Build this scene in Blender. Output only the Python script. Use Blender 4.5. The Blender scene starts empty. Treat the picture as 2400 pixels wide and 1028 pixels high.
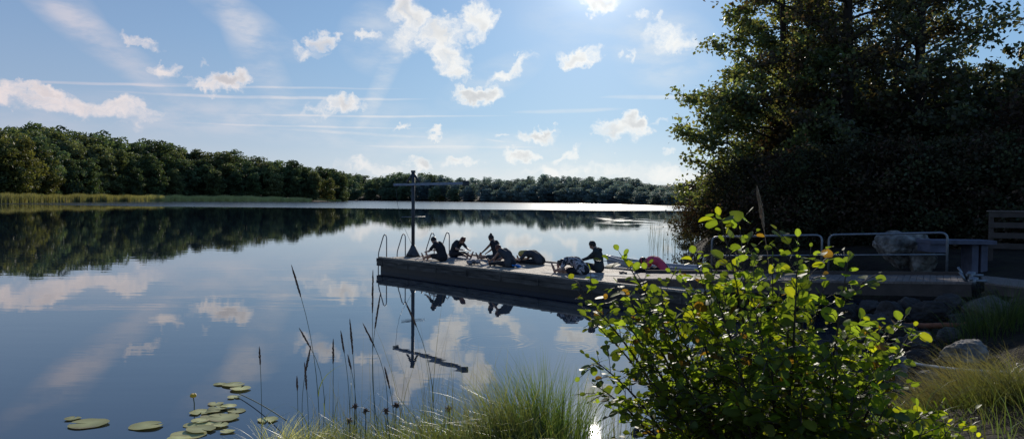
import bpy, bmesh, math, random
import numpy as np
from mathutils import Vector, Matrix
R = math.radians
PI = math.pi
random.seed(11)
rng = np.random.default_rng(11)
S = bpy.context.scene
C = S.collection
S.view_settings.view_transform = 'Standard'
S.view_settings.look = 'None'
S.view_settings.exposure = 0
S.render.engine = 'CYCLES'
S.cycles.max_bounces = 8
S.cycles.transparent_max_bounces = 8
S.cycles.use_denoising = True

# ---------------------------------------------------------------- camera
CAMZ = 2.6
F = 1720.0                      # focal length in pixels of a 2400 wide picture
pitch, roll = R(-1.61), R(0.4)
fw = Vector((0, math.cos(pitch), math.sin(pitch)))
r0 = Vector((1, 0, 0))
u0 = r0.cross(fw)
rt = r0 * math.cos(roll) + u0 * math.sin(roll)
up = u0 * math.cos(roll) - r0 * math.sin(roll)
cam_d = bpy.data.cameras.new('camera')
cam = bpy.data.objects.new('camera', cam_d)
C.objects.link(cam)
cam_d.sensor_width = 36
cam_d.lens = 36 * F / 2400
cam_d.clip_start = 0.05
cam_d.clip_end = 6000
M4 = Matrix((rt, up, -fw)).transposed().to_4x4()
M4.translation = Vector((0, 0, CAMZ))
cam.matrix_world = M4
S.camera = cam

def ray(px, py):
    return fw + rt * ((px - 1200) / F) - up * ((py - 514) / F)
def atY(px, py, y):
    d = ray(px, py)
    return Vector((0, 0, CAMZ)) + d * (y / d.y)
def atZ(px, py, z):
    d = ray(px, py)
    return Vector((0, 0, CAMZ)) + d * ((z - CAMZ) / d.z)
def azel(px, py):
    d = ray(px, py).normalized()
    return math.atan2(d.x, d.y), math.asin(d.z)
def yhor(px):
    return 465.7 + (px - 1200) * math.tan(roll)

# ---------------------------------------------------------------- tagging and mesh helpers
def tag(o, label=None, cat=None, group=None, kind=None):
    if label: o['label'] = label
    if cat: o['category'] = cat
    if group: o['group'] = group
    if kind: o['kind'] = kind
    return o
def empty(name, loc, rz=0.0, **k):
    o = bpy.data.objects.new(name, None)
    C.objects.link(o)
    o.location = loc
    o.rotation_euler = (0, 0, rz)
    o.empty_display_size = 0.1
    tag(o, **k)
    return o
def pmat(o):
    return Matrix.Translation(o.location) @ o.rotation_euler.to_matrix().to_4x4()
def link(name, me, mat=None, parent=None, local=False):
    """parent with local=True: the mesh is in the parent's own coordinates, else in world coordinates"""
    o = bpy.data.objects.new(name, me)
    C.objects.link(o)
    if mat:
        me.materials.clear()
        me.materials.append(mat)
    if parent:
        o.parent = parent
        if not local:
            p, Mw = parent, Matrix()
            while p:
                Mw = pmat(p) @ p.matrix_parent_inverse @ Mw if False else (p.matrix_parent_inverse @ pmat(p)) @ Mw
                p = p.parent
            o.matrix_parent_inverse = Mw.inverted()
    return o
def np_mesh(name, V, Q, col=None, smooth=False):
    """V (n,3), Q (m,k) all faces with k corners"""
    V = np.asarray(V, np.float32); Q = np.asarray(Q, np.int32)
    me = bpy.data.meshes.new(name)
    k = Q.shape[1]
    me.vertices.add(len(V)); me.vertices.foreach_set('co', V.ravel())
    me.loops.add(Q.size); me.loops.foreach_set('vertex_index', Q.ravel())
    me.polygons.add(len(Q))
    me.polygons.foreach_set('loop_start', np.arange(0, Q.size, k, dtype=np.int32))
    me.polygons.foreach_set('loop_total', np.full(len(Q), k, np.int32))
    if smooth: me.polygons.foreach_set('use_smooth', np.ones(len(Q), bool))
    me.update(calc_edges=True)
    if col is not None:
        a = me.attributes.new('Col', 'FLOAT_COLOR', 'POINT')
        c = np.ones((len(V), 4), np.float32); c[:, :3] = col
        a.data.foreach_set('color', c.ravel())
    return me

class MB:
    def __init__(s): s.v = []; s.f = []
    def add(s, vs, fs):
        n = len(s.v); s.v += [tuple(v) for v in vs]; s.f += [tuple(i + n for i in f) for f in fs]
    def box(s, c, size, rot=None):
        hx, hy, hz = size[0] / 2, size[1] / 2, size[2] / 2
        vs = [Vector((x, y, z)) for x in (-hx, hx) for y in (-hy, hy) for z in (-hz, hz)]
        if rot: vs = [rot @ v for v in vs]
        c = Vector(c)
        s.add([c + v for v in vs], [(0, 1, 3, 2), (4, 6, 7, 5), (0, 4, 5, 1), (2, 3, 7, 6), (0, 2, 6, 4), (1, 5, 7, 3)])
        return s
    def tube(s, pts, rad, n=8, cap=True):
        pts = [Vector(p) for p in pts]
        if not hasattr(rad, '__len__'): rad = [rad] * len(pts)
        vs, fs = [], []
        ref = None
        for i, p in enumerate(pts):
            t = (pts[min(i + 1, len(pts) - 1)] - pts[max(i - 1, 0)])
            t = t.normalized() if t.length > 1e-9 else Vector((0, 0, 1))
            if ref is None:
                ref = Vector((1, 0, 0)) if abs(t.x) < .8 else Vector((0, 1, 0))
            a = (ref - t * ref.dot(t)).normalized(); b = t.cross(a); ref = a
            for k in range(n):
                q = 2 * PI * k / n
                vs.append(p + (a * math.cos(q) + b * math.sin(q)) * rad[i])
        for i in range(len(pts) - 1):
            for k in range(n):
                fs.append((i * n + k, i * n + (k + 1) % n, (i + 1) * n + (k + 1) % n, (i + 1) * n + k))
        if cap:
            fs.append(tuple(reversed(range(n)))); fs.append(tuple((len(pts) - 1) * n + k for k in range(n)))
        s.add(vs, fs); return s
    def sphere(s, c, r, sc=(1, 1, 1), nu=12, nv=8, rot=None):
        vs, fs = [], []
        c = Vector(c)
        def P(v):
            v = Vector((v[0] * sc[0], v[1] * sc[1], v[2] * sc[2])) * r
            return c + (rot @ v if rot else v)
        vs.append(P((0, 0, 1)))
        for j in range(1, nv):
            th = PI * j / nv
            for i in range(nu):
                ph = 2 * PI * i / nu
                vs.append(P((math.sin(th) * math.cos(ph), math.sin(th) * math.sin(ph), math.cos(th))))
        vs.append(P((0, 0, -1)))
        for i in range(nu):
            fs.append((0, 1 + i, 1 + (i + 1) % nu))
            for j in range(nv - 2):
                a = 1 + j * nu
                fs.append((a + i, a + nu + i, a + nu + (i + 1) % nu, a + (i + 1) % nu))
            a = 1 + (nv - 2) * nu
            fs.append((a + i, len(vs) - 1, a + (i + 1) % nu))
        s.add(vs, fs); return s
    def mesh(s, name, smooth=False):
        me = bpy.data.meshes.new(name)
        me.from_pydata(s.v, [], s.f); me.update()
        if smooth: me.polygons.foreach_set('use_smooth', [True] * len(me.polygons))
        return me
    def build(s, name, mat, parent=None, smooth=False, local=False):
        return link(name, s.mesh(name, smooth), mat, parent, local)

def bezier(a, b, c, n):
    a, b, c = Vector(a), Vector(b), Vector(c)
    return [a * (1 - t) ** 2 + b * 2 * t * (1 - t) + c * t * t for t in [i / (n - 1) for i in range(n)]]
def arch(pts, r, n=5):
    """round the corners of a polyline"""
    pts = [Vector(p) for p in pts]
    out = [pts[0]]
    for i in range(1, len(pts) - 1):
        a = pts[i] + (pts[i - 1] - pts[i]).normalized() * r
        b = pts[i] + (pts[i + 1] - pts[i]).normalized() * r
        out += bezier(a, pts[i], b, n)
    out.append(pts[-1])
    return out

# ---------------------------------------------------------------- materials
def nodes_of(m):
    m.use_nodes = True
    return m.node_tree.nodes, m.node_tree.links
def mat(name, col, rough=.7, var=.25, scale=6.0, bump=.0, metal=0.0, col2=None, stretch=(1, 1, 1), spec=.4, bscale=None):
    m = bpy.data.materials.new(name)
    N, L = nodes_of(m)
    b = N['Principled BSDF']
    b.inputs['Roughness'].default_value = rough
    b.inputs['Metallic'].default_value = metal
    b.inputs['Specular IOR Level'].default_value = spec
    tc = N.new('ShaderNodeTexCoord'); mp = N.new('ShaderNodeMapping')
    mp.inputs['Scale'].default_value = stretch
    L.new(tc.outputs['Object'], mp.inputs[0])
    nz = N.new('ShaderNodeTexNoise'); nz.inputs['Scale'].default_value = scale
    nz.inputs['Detail'].default_value = 5
    L.new(mp.outputs[0], nz.inputs['Vector'])
    rp = N.new('ShaderNodeValToRGB')
    c1 = [max(0, c * (1 - var)) for c in col]; c2 = col2 or [min(1, c * (1 + var)) for c in col]
    rp.color_ramp.elements[0].color = (*c1, 1); rp.color_ramp.elements[1].color = (*c2, 1)
    rp.color_ramp.elements[0].position = .3; rp.color_ramp.elements[1].position = .7
    L.new(nz.outputs['Fac'], rp.inputs[0]); L.new(rp.outputs[0], b.inputs['Base Color'])
    if bump:
        n2 = N.new('ShaderNodeTexNoise'); n2.inputs['Scale'].default_value = bscale or scale * 3; n2.inputs['Detail'].default_value = 6
        L.new(mp.outputs[0], n2.inputs['Vector'])
        bp = N.new('ShaderNodeBump'); bp.inputs['Strength'].default_value = bump; bp.inputs['Distance'].default_value = .05
        L.new(n2.outputs['Fac'], bp.inputs['Height']); L.new(bp.outputs[0], b.inputs['Normal'])
    return m
def leafmat(name, tr=.45, tcol=(1.6, 1.5, .5), rough=.45, spec=.4):
    """foliage: vertex colour 'Col' as reflectance, a brighter warmer share let through"""
    m = bpy.data.materials.new(name)
    N, L = nodes_of(m)
    b = N['Principled BSDF']; out = N['Material Output']
    at = N.new('ShaderNodeAttribute'); at.attribute_name = 'Col'
    oi = N.new('ShaderNodeObjectInfo')
    hv = N.new('ShaderNodeHueSaturation')
    mr = N.new('ShaderNodeMapRange'); mr.inputs['To Min'].default_value = .72; mr.inputs['To Max'].default_value = 1.28
    L.new(oi.outputs['Random'], mr.inputs['Value']); L.new(mr.outputs[0], hv.inputs['Value'])
    L.new(at.outputs['Color'], hv.inputs['Color'])
    b.inputs['Roughness'].default_value = rough; b.inputs['Specular IOR Level'].default_value = spec
    L.new(hv.outputs[0], b.inputs['Base Color'])
    t = N.new('ShaderNodeBsdfTranslucent')
    mx = N.new('ShaderNodeMix'); mx.data_type = 'RGBA'; mx.blend_type = 'MULTIPLY'; mx.inputs[0].default_value = 1
    L.new(hv.outputs[0], mx.inputs[6]); mx.inputs[7].default_value = (*tcol, 1)
    L.new(mx.outputs[2], t.inputs['Color'])
    ms = N.new('ShaderNodeMixShader'); ms.inputs[0].default_value = tr
    L.new(b.outputs[0], ms.inputs[1]); L.new(t.outputs[0], ms.inputs[2]); L.new(ms.outputs[0], out.inputs['Surface'])
    return m

M = {}
M['bark'] = mat('bark', (.05, .04, .032), .9, .4, 8, .6, stretch=(1, 1, .3))
M['twig'] = mat('twig', (.07, .05, .035), .7, .3, 20)
M['leaf_tree'] = leafmat('leaf_tree', .46, (1.9, 1.7, .7), .5, .4)
M['leaf_bush'] = leafmat('leaf_bush', .3, (1.5, 1.3, .6), .8, .08)
M['leaf_far'] = leafmat('leaf_far', .35, (1.3, 1.3, .7), .6, .2)
M['leaf_shrub'] = leafmat('leaf_shrub', .5, (4.1, 4.1, .85), .52, .28)
M['grass'] = leafmat('grass_blade', .45, (2.0, 1.9, .7), .35, .5)
M['reed'] = leafmat('reed_blade', .4, (1.5, 1.4, .6), .6, .2)
M['pad'] = leafmat('lily_pad_leaf', .1, (1.4, 1.4, .5), .5, .25)
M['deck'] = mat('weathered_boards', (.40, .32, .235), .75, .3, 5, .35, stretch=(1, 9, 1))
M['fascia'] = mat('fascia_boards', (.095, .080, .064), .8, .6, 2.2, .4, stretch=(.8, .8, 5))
M['darkwood'] = mat('dark_wet_wood', (.03, .027, .025), .7, .3, 4, .3)
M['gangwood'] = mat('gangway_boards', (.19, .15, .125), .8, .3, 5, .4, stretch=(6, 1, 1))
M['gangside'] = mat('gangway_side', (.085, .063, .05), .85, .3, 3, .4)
M['galv'] = mat('galvanised_steel', (.26, .27, .28), .5, .2, 12, .05, metal=.8)
M['postmetal'] = mat('dark_painted_post', (.05, .055, .06), .5, .3, 9, .1)
M['armmetal'] = mat('grey_arm', (.20, .25, .32), .5, .25, 7, .1)
M['rock'] = mat('rock', (.11, .098, .085), .9, .5, 5, 1.0, bscale=9)
M['rockpale'] = mat('pale_rock', (.20, .18, .155), .9, .75, 4, 1.0, bscale=12)
M['concrete'] = mat('concrete', (.11, .11, .14), .9, .3, 4, .3)
M['rust'] = mat('rust', (.30, .10, .045), .8, .35, 7, .4)
M['rope'] = mat('rope', (.42, .46, .48), .8, .25, 60, .4)
M['black'] = mat('black_plastic', (.015, .015, .017), .35, .2, 8)
M['boat'] = mat('boat_hull', (.50, .51, .52), .4, .12, 3)
M['boat_in'] = mat('boat_inside', (.26, .27, .29), .6, .15, 3)
M['seedhead'] = mat('seed_head', (.22, .125, .085), .9, .35, 30, .3)
M['seedtan'] = mat('seed_plume', (.38, .24, .14), .9, .3, 30, .3)
M['flower'] = mat('yellow_flower', (.85, .50, .03), .5, .15, 20)
M['stem'] = mat('plant_stem', (.10, .12, .05), .6, .3, 20)

# ---------------------------------------------------------------- lake outline and terrain
LAKE = np.array([(-200, -5), (-60, 2), (-20, 5), (-8, 6.0), (-2, 6.2), (1, 6.8), (3, 7.5), (4.5, 8.2), (5.6, 9.5), (6.5, 11.5), (7.8, 14), (9, 15.5),
                 (9.6, 18), (9.0, 21), (8.4, 25), (8.4, 31), (9.8, 40), (13, 50), (17, 65), (40, 90), (120, 150), (210, 220), (200, 300), (110, 330), (80, 345), (52, 440),
                 (0, 535), (-60, 620), (-142, 700), (-170, 640), (-160, 560), (-122, 470), (-107, 452), (-125, 436), (-173, 372), (-178, 300), (-172, 250), (-195, 150), (-260, 80)], float)
def sdist(P):
    """signed distance to the lake outline: positive on land"""
    P = np.asarray(P, float)
    d = np.full(len(P), 1e9); ins = np.zeros(len(P), bool)
    n = len(LAKE)
    for i in range(n):
        a, b = LAKE[i], LAKE[(i + 1) % n]
        ab = b - a; ap = P - a
        t = np.clip((ap @ ab) / (ab @ ab), 0, 1)
        d = np.minimum(d, np.hypot(*(ap - t[:, None] * ab).T))
        c = (a[1] > P[:, 1]) != (b[1] > P[:, 1])
        with np.errstate(divide='ignore', invalid='ignore'):
            xx = (b[0] - a[0]) * (P[:, 1] - a[1]) / (b[1] - a[1]) + a[0]
        ins ^= c & (P[:, 0] < xx)
    return np.where(ins, -d, d)
def ground(P):
    P = np.atleast_2d(np.asarray(P, float))[:, :2]
    s = sdist(P)
    r = np.hypot(P[:, 0], P[:, 1])
    wob = .07 * np.sin(P[:, 0] * 2.3 + 1) * np.sin(P[:, 1] * 1.9) + .04 * np.sin(P[:, 0] * 5.1 + P[:, 1] * 4.3)
    near = 1.1 * (1 - np.exp(-np.maximum(s, 0) / 1.2)) + wob * np.clip(s, 0, 1)
    far = np.minimum(np.maximum(s, 0) * .10, 14)
    w = np.clip((r - 60) / 80, 0, 1)
    hi = near + np.minimum(np.maximum(s - 6, 0) * .03, 3) * (1 - w)
    h = hi * (1 - w) + far * w
    return np.where(s < 0, np.maximum(s * .6, -2.5), h)
def gz(x, y): return float(ground([(x, y)])[0])

na, nr = 480, 170
rad = .3 * (3200 / .3) ** (np.arange(nr) / (nr - 1))
ang = np.arange(na) / na * 2 * PI
A_, R_ = np.meshgrid(ang, rad)
XY = np.stack([np.cos(A_).ravel() * R_.ravel(), np.sin(A_).ravel() * R_.ravel()], 1)
Z = ground(XY)
V = np.concatenate([np.column_stack([XY, Z]), [[0, 0, gz(0, 0)]]])
i = np.arange(nr - 1)[:, None] * na; k = np.arange(na)[None, :]; k2 = (k + 1) % na
Q = np.stack([i + k, i + k2, i + na + k2, i + na + k], -1).reshape(-1, 4)
Q = np.concatenate([Q, np.stack([np.full(na, len(V) - 1), (np.arange(na) + 1) % na, np.arange(na), np.arange(na)], 1)[:0]])
gm = bpy.data.materials.new('earth')
N, L = nodes_of(gm)
b = N['Principled BSDF']; b.inputs['Roughness'].default_value = .95; b.inputs['Specular IOR Level'].default_value = .15
tc = N.new('ShaderNodeTexCoord')
n1 = N.new('ShaderNodeTexNoise'); n1.inputs['Scale'].default_value = 1.3; n1.inputs['Detail'].default_value = 8
L.new(tc.outputs['Object'], n1.inputs['Vector'])
rp = N.new('ShaderNodeValToRGB')
e = rp.color_ramp.elements
e[0].position = .35; e[0].color = (.016, .012, .009, 1); e[1].position = .72; e[1].color = (.040, .040, .018, 1)
x = e.new(.55); x.color = (.032, .024, .016, 1)
L.new(n1.outputs['Fac'], rp.inputs[0]); L.new(rp.outputs[0], b.inputs['Base Color'])
n2 = N.new('ShaderNodeTexNoise'); n2.inputs['Scale'].default_value = 9; n2.inputs['Detail'].default_value = 8
L.new(tc.outputs['Object'], n2.inputs['Vector'])
bp = N.new('ShaderNodeBump'); bp.inputs['Strength'].default_value = .9; bp.inputs['Distance'].default_value = .12
L.new(n2.outputs['Fac'], bp.inputs['Height']); L.new(bp.outputs[0], b.inputs['Normal'])
tag(link('ground', np_mesh('ground', V, Q, smooth=True), gm), kind='structure')

# ---------------------------------------------------------------- water
wm = bpy.data.materials.new('lake_water')
N, L = nodes_of(wm)
b = N['Principled BSDF']
b.inputs['Base Color'].default_value = (.014, .024, .038, 1)
b.inputs['IOR'].default_value = 2.0
b.inputs['Specular IOR Level'].default_value = .5
geo = N.new('ShaderNodeNewGeometry')
sep = N.new('ShaderNodeSeparateXYZ'); L.new(geo.outputs['Position'], sep.inputs[0])
def mth(op, a, bb=None, cc=None, clamp=False, T=None):
    n = (T or N).new('ShaderNodeMath'); n.operation = op; n.use_clamp = clamp
    LL = n.id_data.links
    for j, v in enumerate((a, bb, cc)):
        if v is None: continue
        if isinstance(v, (int, float)): n.inputs[j].default_value = v
        else: LL.new(v, n.inputs[j])
    return n.outputs[0]
def mrange(v, a0, a1, b0, b1, T=None, smooth=True):
    n = (T or N).new('ShaderNodeMapRange')
    if smooth: n.interpolation_type = 'SMOOTHSTEP'
    for nm, q in (('From Min', a0), ('From Max', a1), ('To Min', b0), ('To Max', b1)): n.inputs[nm].default_value = q
    n.id_data.links.new(v, n.inputs['Value'])
    return n.outputs[0]
nzm = N.new('ShaderNodeTexNoise'); nzm.inputs['Scale'].default_value = 1; nzm.inputs['Detail'].default_value = 3
mp = N.new('ShaderNodeMapping'); mp.inputs['Scale'].default_value = (.009, .035, 1)
L.new(geo.outputs['Position'], mp.inputs[0]); L.new(mp.outputs[0], nzm.inputs['Vector'])
yy = mth('ADD', sep.outputs[1], mth('MULTIPLY', mth('SUBTRACT', nzm.outputs['Fac'], .5), 90.0))
yy = mth('ADD', yy, mth('MULTIPLY', sep.outputs[0], .12))
band = mrange(yy, 168, 190, 0, 1)
# glittering shallows by the reeds on the right
dx = mth('DIVIDE', mth('SUBTRACT', sep.outputs[0], 15.0), 7.0); dy = mth('DIVIDE', mth('SUBTRACT', sep.outputs[1], 84.0), 36.0)
rr = mth('SQRT', mth('ADD', mth('MULTIPLY', dx, dx), mth('MULTIPLY', dy, dy)))
nzp = N.new('ShaderNodeTexNoise'); nzp.inputs['Scale'].default_value = 1; nzp.inputs['Detail'].default_value = 5
mp2 = N.new('ShaderNodeMapping'); mp2.inputs['Scale'].default_value = (.35, .16, 1)
L.new(geo.outputs['Position'], mp2.inputs[0]); L.new(mp2.outputs[0], nzp.inputs['Vector'])
patch = mth('MULTIPLY', mrange(rr, .3, 1.1, 1, 0), mrange(nzp.outputs['Fac'], .45, .6, 0, 1))
mask = mth('MAXIMUM', band, mth('MULTIPLY', patch, .7))
gx_ = mth('DIVIDE', mth('SUBTRACT', sep.outputs[0], 46.0), 13.0); gy_ = mth('DIVIDE', mth('SUBTRACT', sep.outputs[1], 395.0), 70.0)
gust = mrange(mth('ADD', mth('MULTIPLY', gx_, gx_), mth('MULTIPLY', gy_, gy_)), .2, 1.0, 1, 0)
L.new(mth('ADD', mth('ADD', mth('MULTIPLY', mask, .165), .012), mth('MULTIPLY', gust, .17)), b.inputs['Roughness'])
# small waves
nw = N.new('ShaderNodeTexNoise'); nw.inputs['Scale'].default_value = 1.0; nw.inputs['Detail'].default_value = 3; nw.inputs['Roughness'].default_value = .45
mp3 = N.new('ShaderNodeMapping'); mp3.inputs['Scale'].default_value = (.55, 1.5, 1)
L.new(geo.outputs['Position'], mp3.inputs[0]); L.new(mp3.outputs[0], nw.inputs['Vector'])
h = mth('MULTIPLY', nw.outputs['Fac'], .0019)
def rings(px, py, wl, r_in, r_out, amp):
    c = atZ(px, py, 0)
    ax = mth('SUBTRACT', sep.outputs[0], c.x); ay = mth('SUBTRACT', sep.outputs[1], c.y)
    q = mth('SQRT', mth('ADD', mth('MULTIPLY', ax, ax), mth('MULTIPLY', ay, ay)))
    w = mth('MULTIPLY', mrange(q, r_in, (r_in + r_out) / 2, 0, 1), mrange(q, (r_in + r_out) / 2, r_out, 1, 0))
    return mth('MULTIPLY', mth('MULTIPLY', mth('SINE', mth('MULTIPLY', q, 2 * PI / wl)), w), amp)
h = mth('ADD', h, rings(1165, 800, .16, .2, .95, .00022))
h = mth('ADD', h, rings(1345, 812, .15, .0, .6, .00025))
bp = N.new('ShaderNodeBump'); bp.inputs['Strength'].default_value = 1; bp.inputs['Distance'].default_value = 1
L.new(h, bp.inputs['Height']); L.new(bp.outputs[0], b.inputs['Normal'])
nw_ = 96
Vw = [(math.cos(2 * PI * k / nw_) * 1000, math.sin(2 * PI * k / nw_) * 1000 , 0) for k in range(nw_)]
mw = bpy.data.meshes.new('water'); mw.from_pydata(Vw, [], [tuple(range(nw_))]); mw.update()
tag(link('water', mw, wm), kind='structure')

# ---------------------------------------------------------------- sky and sun
SUN_AZ, SUN_EL = R(6.6), R(17.9)
sun_dir = Vector((math.sin(SUN_AZ) * math.cos(SUN_EL), math.cos(SUN_AZ) * math.cos(SUN_EL), math.sin(SUN_EL)))
sd = bpy.data.lights.new('sun', 'SUN'); sd.energy = 4.0; sd.angle = R(.53); sd.color = (1, .92, .80)
so = bpy.data.objects.new('sun', sd); C.objects.link(so)
so.rotation_euler = (-sun_dir).to_track_quat('-Z', 'Y').to_euler()
so.location = sun_dir * 50

W = bpy.data.worlds.new('World'); S.world = W; W.use_nodes = True
N, L = W.node_tree.nodes, W.node_tree.links
for n in list(N): N.remove(n)
out = N.new('ShaderNodeOutputWorld'); bg = N.new('ShaderNodeBackground'); L.new(bg.outputs[0], out.inputs[0])
sky = N.new('ShaderNodeTexSky'); sky.sky_type = 'NISHITA'; sky.sun_disc = False
sky.sun_elevation = SUN_EL; sky.sun_rotation = SUN_AZ; sky.altitude = 50
sky.air_density = 1.0; sky.dust_density = .6; sky.ozone_density = 2.5
tc = N.new('ShaderNodeTexCoord'); sep = N.new('ShaderNodeSeparateXYZ'); L.new(tc.outputs['Generated'], sep.inputs[0])
az = mth('ARCTAN2', sep.outputs[0], sep.outputs[1]); el = mth('ARCSINE', sep.outputs[2])
cmb = N.new('ShaderNodeCombineXYZ'); L.new(az, cmb.inputs[0]); L.new(el, cmb.inputs[1])
P0 = cmb.outputs[0]
def vm(op, a, b=None, c=None):
    n = N.new('ShaderNodeVectorMath'); n.operation = op
    for j, v in enumerate((a, b, c)):
        if v is None: continue
        if isinstance(v, (tuple, list, Vector)): n.inputs[j].default_value = v
        else: L.new(v, n.inputs[j])
    return n.outputs['Value'] if op in ('DOT_PRODUCT', 'LENGTH') else n.outputs['Vector']
def noise(vec, scale, detail, rough=.55):
    n = N.new('ShaderNodeTexNoise'); n.inputs['Scale'].default_value = scale; n.inputs['Detail'].default_value = detail
    n.inputs['Roughness'].default_value = rough
    L.new(vec, n.inputs['Vector']); return n
nA = noise(P0, 9, 2); nB = noise(P0, 32, 4, .6)
dA = vm('MULTIPLY_ADD', nA.outputs['Color'], (.06, .05, 0), (-.03, -.025, 0))
dB = vm('MULTIPLY_ADD', nB.outputs['Color'], (.07, .055, 0), (-.035, -.0275, 0))
P1 = vm('ADD', vm('ADD', P0, vm('SCALE', dA)), dB) if False else vm('ADD', vm('MULTIPLY_ADD', dA, (.45, .45, 0), P0), dB)
P2 = vm('MULTIPLY_ADD', dA, (.12, .12, 0), P0)
def blob(P, px, py, rx, ry, s, rot=0):
    a, e = azel(px, py)
    k = 1 / F
    if P is P1 and ry <= 20: rx *= 1.2; ry *= 1.35; s *= 1.2
    if rx > 90: rot -= math.degrees(math.sin(a) * math.tan(e))      # keeps long streaks straight in the view of the lake
    if rot == 0:
        ix, iy = 1 / (rx * k), 1 / (ry * k)
        q = vm('MULTIPLY_ADD', P, (ix, iy, 0), (-a * ix, -e * iy, 0))
    else:
        mpn = N.new('ShaderNodeMapping'); mpn.vector_type = 'TEXTURE'
        mpn.inputs['Location'].default_value = (a, e, 0); mpn.inputs['Rotation'].default_value = (0, 0, R(rot))
        mpn.inputs['Scale'].default_value = (rx * k, ry * k, 1)
        L.new(P, mpn.inputs[0]); q = mpn.outputs[0]
    return mth('MULTIPLY_ADD', vm('DOT_PRODUCT', q, q), -s, s)
def layer(P, lst, op='MAXIMUM'):
    acc = None
    for it in lst:
        v = blob(P, *it)
        if op == 'ADD': v = mth('MAXIMUM', v, 0.0)
        acc = v if acc is None else mth(op, acc, v)
    return mth('MAXIMUM', acc, 0.0)
cum = layer(P1, [
    (955, 20, 62, 55, 1), (1030, 80, 78, 62, 1), (1050, 140, 58, 48, 1), (1112, 55, 55, 52, 1), (960, 90, 45, 50, .7), (1060, 175, 32, 18, .8),
    (1405, -5, 60, 34, 1), (1400, 10, 32, 26, 1),
    (1572, 82, 62, 42, .75), (1605, 105, 48, 26, .8), (1545, 48, 16, 30, .6), (1505, 32, 18, 10, .5),
    (1350, 132, 52, 18, .9), (1480, 130, 11, 22, .55), (1447, 135, 16, 9, .5),
    (1118, 222, 66, 20, 1), (1195, 166, 75, 13, .65, 27),
    (1455, 308, 72, 27, 1), (1480, 296, 44, 20, 1), (1540, 288, 14, 7, .4),
    (1262, 316, 50, 14, .9), (1285, 306, 20, 12, .9), (1218, 362, 44, 14, .9), (988, 379, 34, 14, .85), (1085, 383, 36, 12, .7), (1020, 316, 18, 8, .6), (955, 288, 30, 7, .6, 12),
    (1172, 308, 18, 6, .4), (1330, 362, 36, 11, .6, 20), (1567, 349, 20, 11, .5),
    (1430, 402, 230, 30, .55), (1560, 408, 90, 28, .7), (1290, 404, 70, 16, .7), (870, 395, 80, 16, .5),
    (768, 98, 36, 24, .9), (735, 122, 45, 16, .5), (870, 88, 24, 10, .6), (380, 165, 36, 16, .75), (471, 152, 11, 10, .5),
    (540, 180, 48, 20, .95, 15), (500, 200, 60, 11, .7), (322, 106, 32, 13, .5, -20), (805, 242, 50, 18, .85), (755, 258, 60, 11, .5, 15),
    (50, 225, 150, 30, .9, -6), (215, 246, 130, 20, .7, -8), (335, 256, 40, 10, .5, -10), (90, 205, 60, 14, .8)])
fb = noise(P1, 42, 6, .68)
dens = mth('ADD', cum, mth('MULTIPLY', mth('SUBTRACT', fb.outputs['Fac'], 0.5), 1.7))
dens = mth('MULTIPLY', dens, mrange(cum, .0, .22, 0, 1))
cover = mrange(dens, .05, 1.05, 0, 1)
veil = mrange(mth('ADD', cum, mth('MULTIPLY', mth('SUBTRACT', nB.outputs['Fac'], .55), 1.3)), .0, 1.0, 0, .42)
veil = mth('MULTIPLY', veil, mrange(cum, .0, .3, 0, 1))
cover = mth('MAXIMUM', cover, veil)
# soft high cloud and vapour trails
cirrus = layer(P2, [(225, 90, 230, 40, .50, -41), (560, 40, 170, 45, .42, -35), (600, 130, 150, 48, .42, -62), (900, 185, 140, 24, .45, 62), (880, 90, 90, 90, .45), (170, 20, 80, 40, .3, -41),
                    (1100, 360, 420, 50, .30), (260, 270, 420, 60, .30), (1560, 120, 130, 100, .45), (1400, 40, 200, 110, .2), (700, 280, 360, 60, .35), (1250, 420, 600, 50, .55), (1150, 190, 150, 50, .3, 25), (1000, 330, 300, 30, .3)], 'ADD')
st = N.new('ShaderNodeMapping'); st.inputs['Scale'].default_value = (14, 40, 1); st.inputs['Rotation'].default_value = (0, 0, .5)
L.new(P2, st.inputs[0])
nC = noise(st.outputs[0], 1, 5, .6)
cirrus = mth('MULTIPLY', cirrus, mrange(nC.outputs['Fac'], .3, .72, .15, 1.5))
trail = layer(P2, [(260, 197, 230, 3.6, .8, -1), (640, 205, 300, 3.2, .6, -1), (650, 229, 350, 4.4, .85, -1), (880, 273, 330, 3.2, .8), (720, 296, 310, 2.8, .6, -1), (830, 312, 200, 4.5, .55, -3),
                   (1330, 261, 140, 6, .6, 2), (1530, 228, 130, 6, .65, 1), (1050, 344, 240, 3.4, .65), (1160, 329, 28, 2.4, .5, -6), (1130, 345, 90, 4, .3, 4)])
trail = mth('MULTIPLY', trail, mrange(nC.outputs['Fac'], .3, .7, .5, 1.2))
thin = mth('ADD', cirrus, trail, clamp=True)
# colour of the clear sky: Nishita, slightly evened out, plus the glow round the sun
tint = N.new('ShaderNodeMix'); tint.data_type = 'RGBA'; tint.blend_type = 'MULTIPLY'; tint.inputs[0].default_value = 1
L.new(sky.outputs[0], tint.inputs[6]); tint.inputs[7].default_value = (.90, .98, 1.10, 1)
K = 10.0                                  # background strength is 0.1: cloud colours are given in picture brightness x 10
def mixc(f, a, bcol, blend='MIX'):
    n = N.new('ShaderNodeMix'); n.data_type = 'RGBA'; n.blend_type = blend
    for sock, v in ((n.inputs[0], f), (n.inputs[6], a), (n.inputs[7], bcol)):
        if isinstance(v, (int, float)): sock.default_value = v
        elif isinstance(v, tuple): sock.default_value = (*v, 1)
        else: L.new(v, sock)
    return n.outputs[2]
grad = N.new('ShaderNodeValToRGB')
e = grad.color_ramp.elements
e[0].position = .5; e[0].color = (.60, .69, .76, 1); e[1].position = 1.0; e[1].color = (.04, .10, .26, 1)
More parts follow.
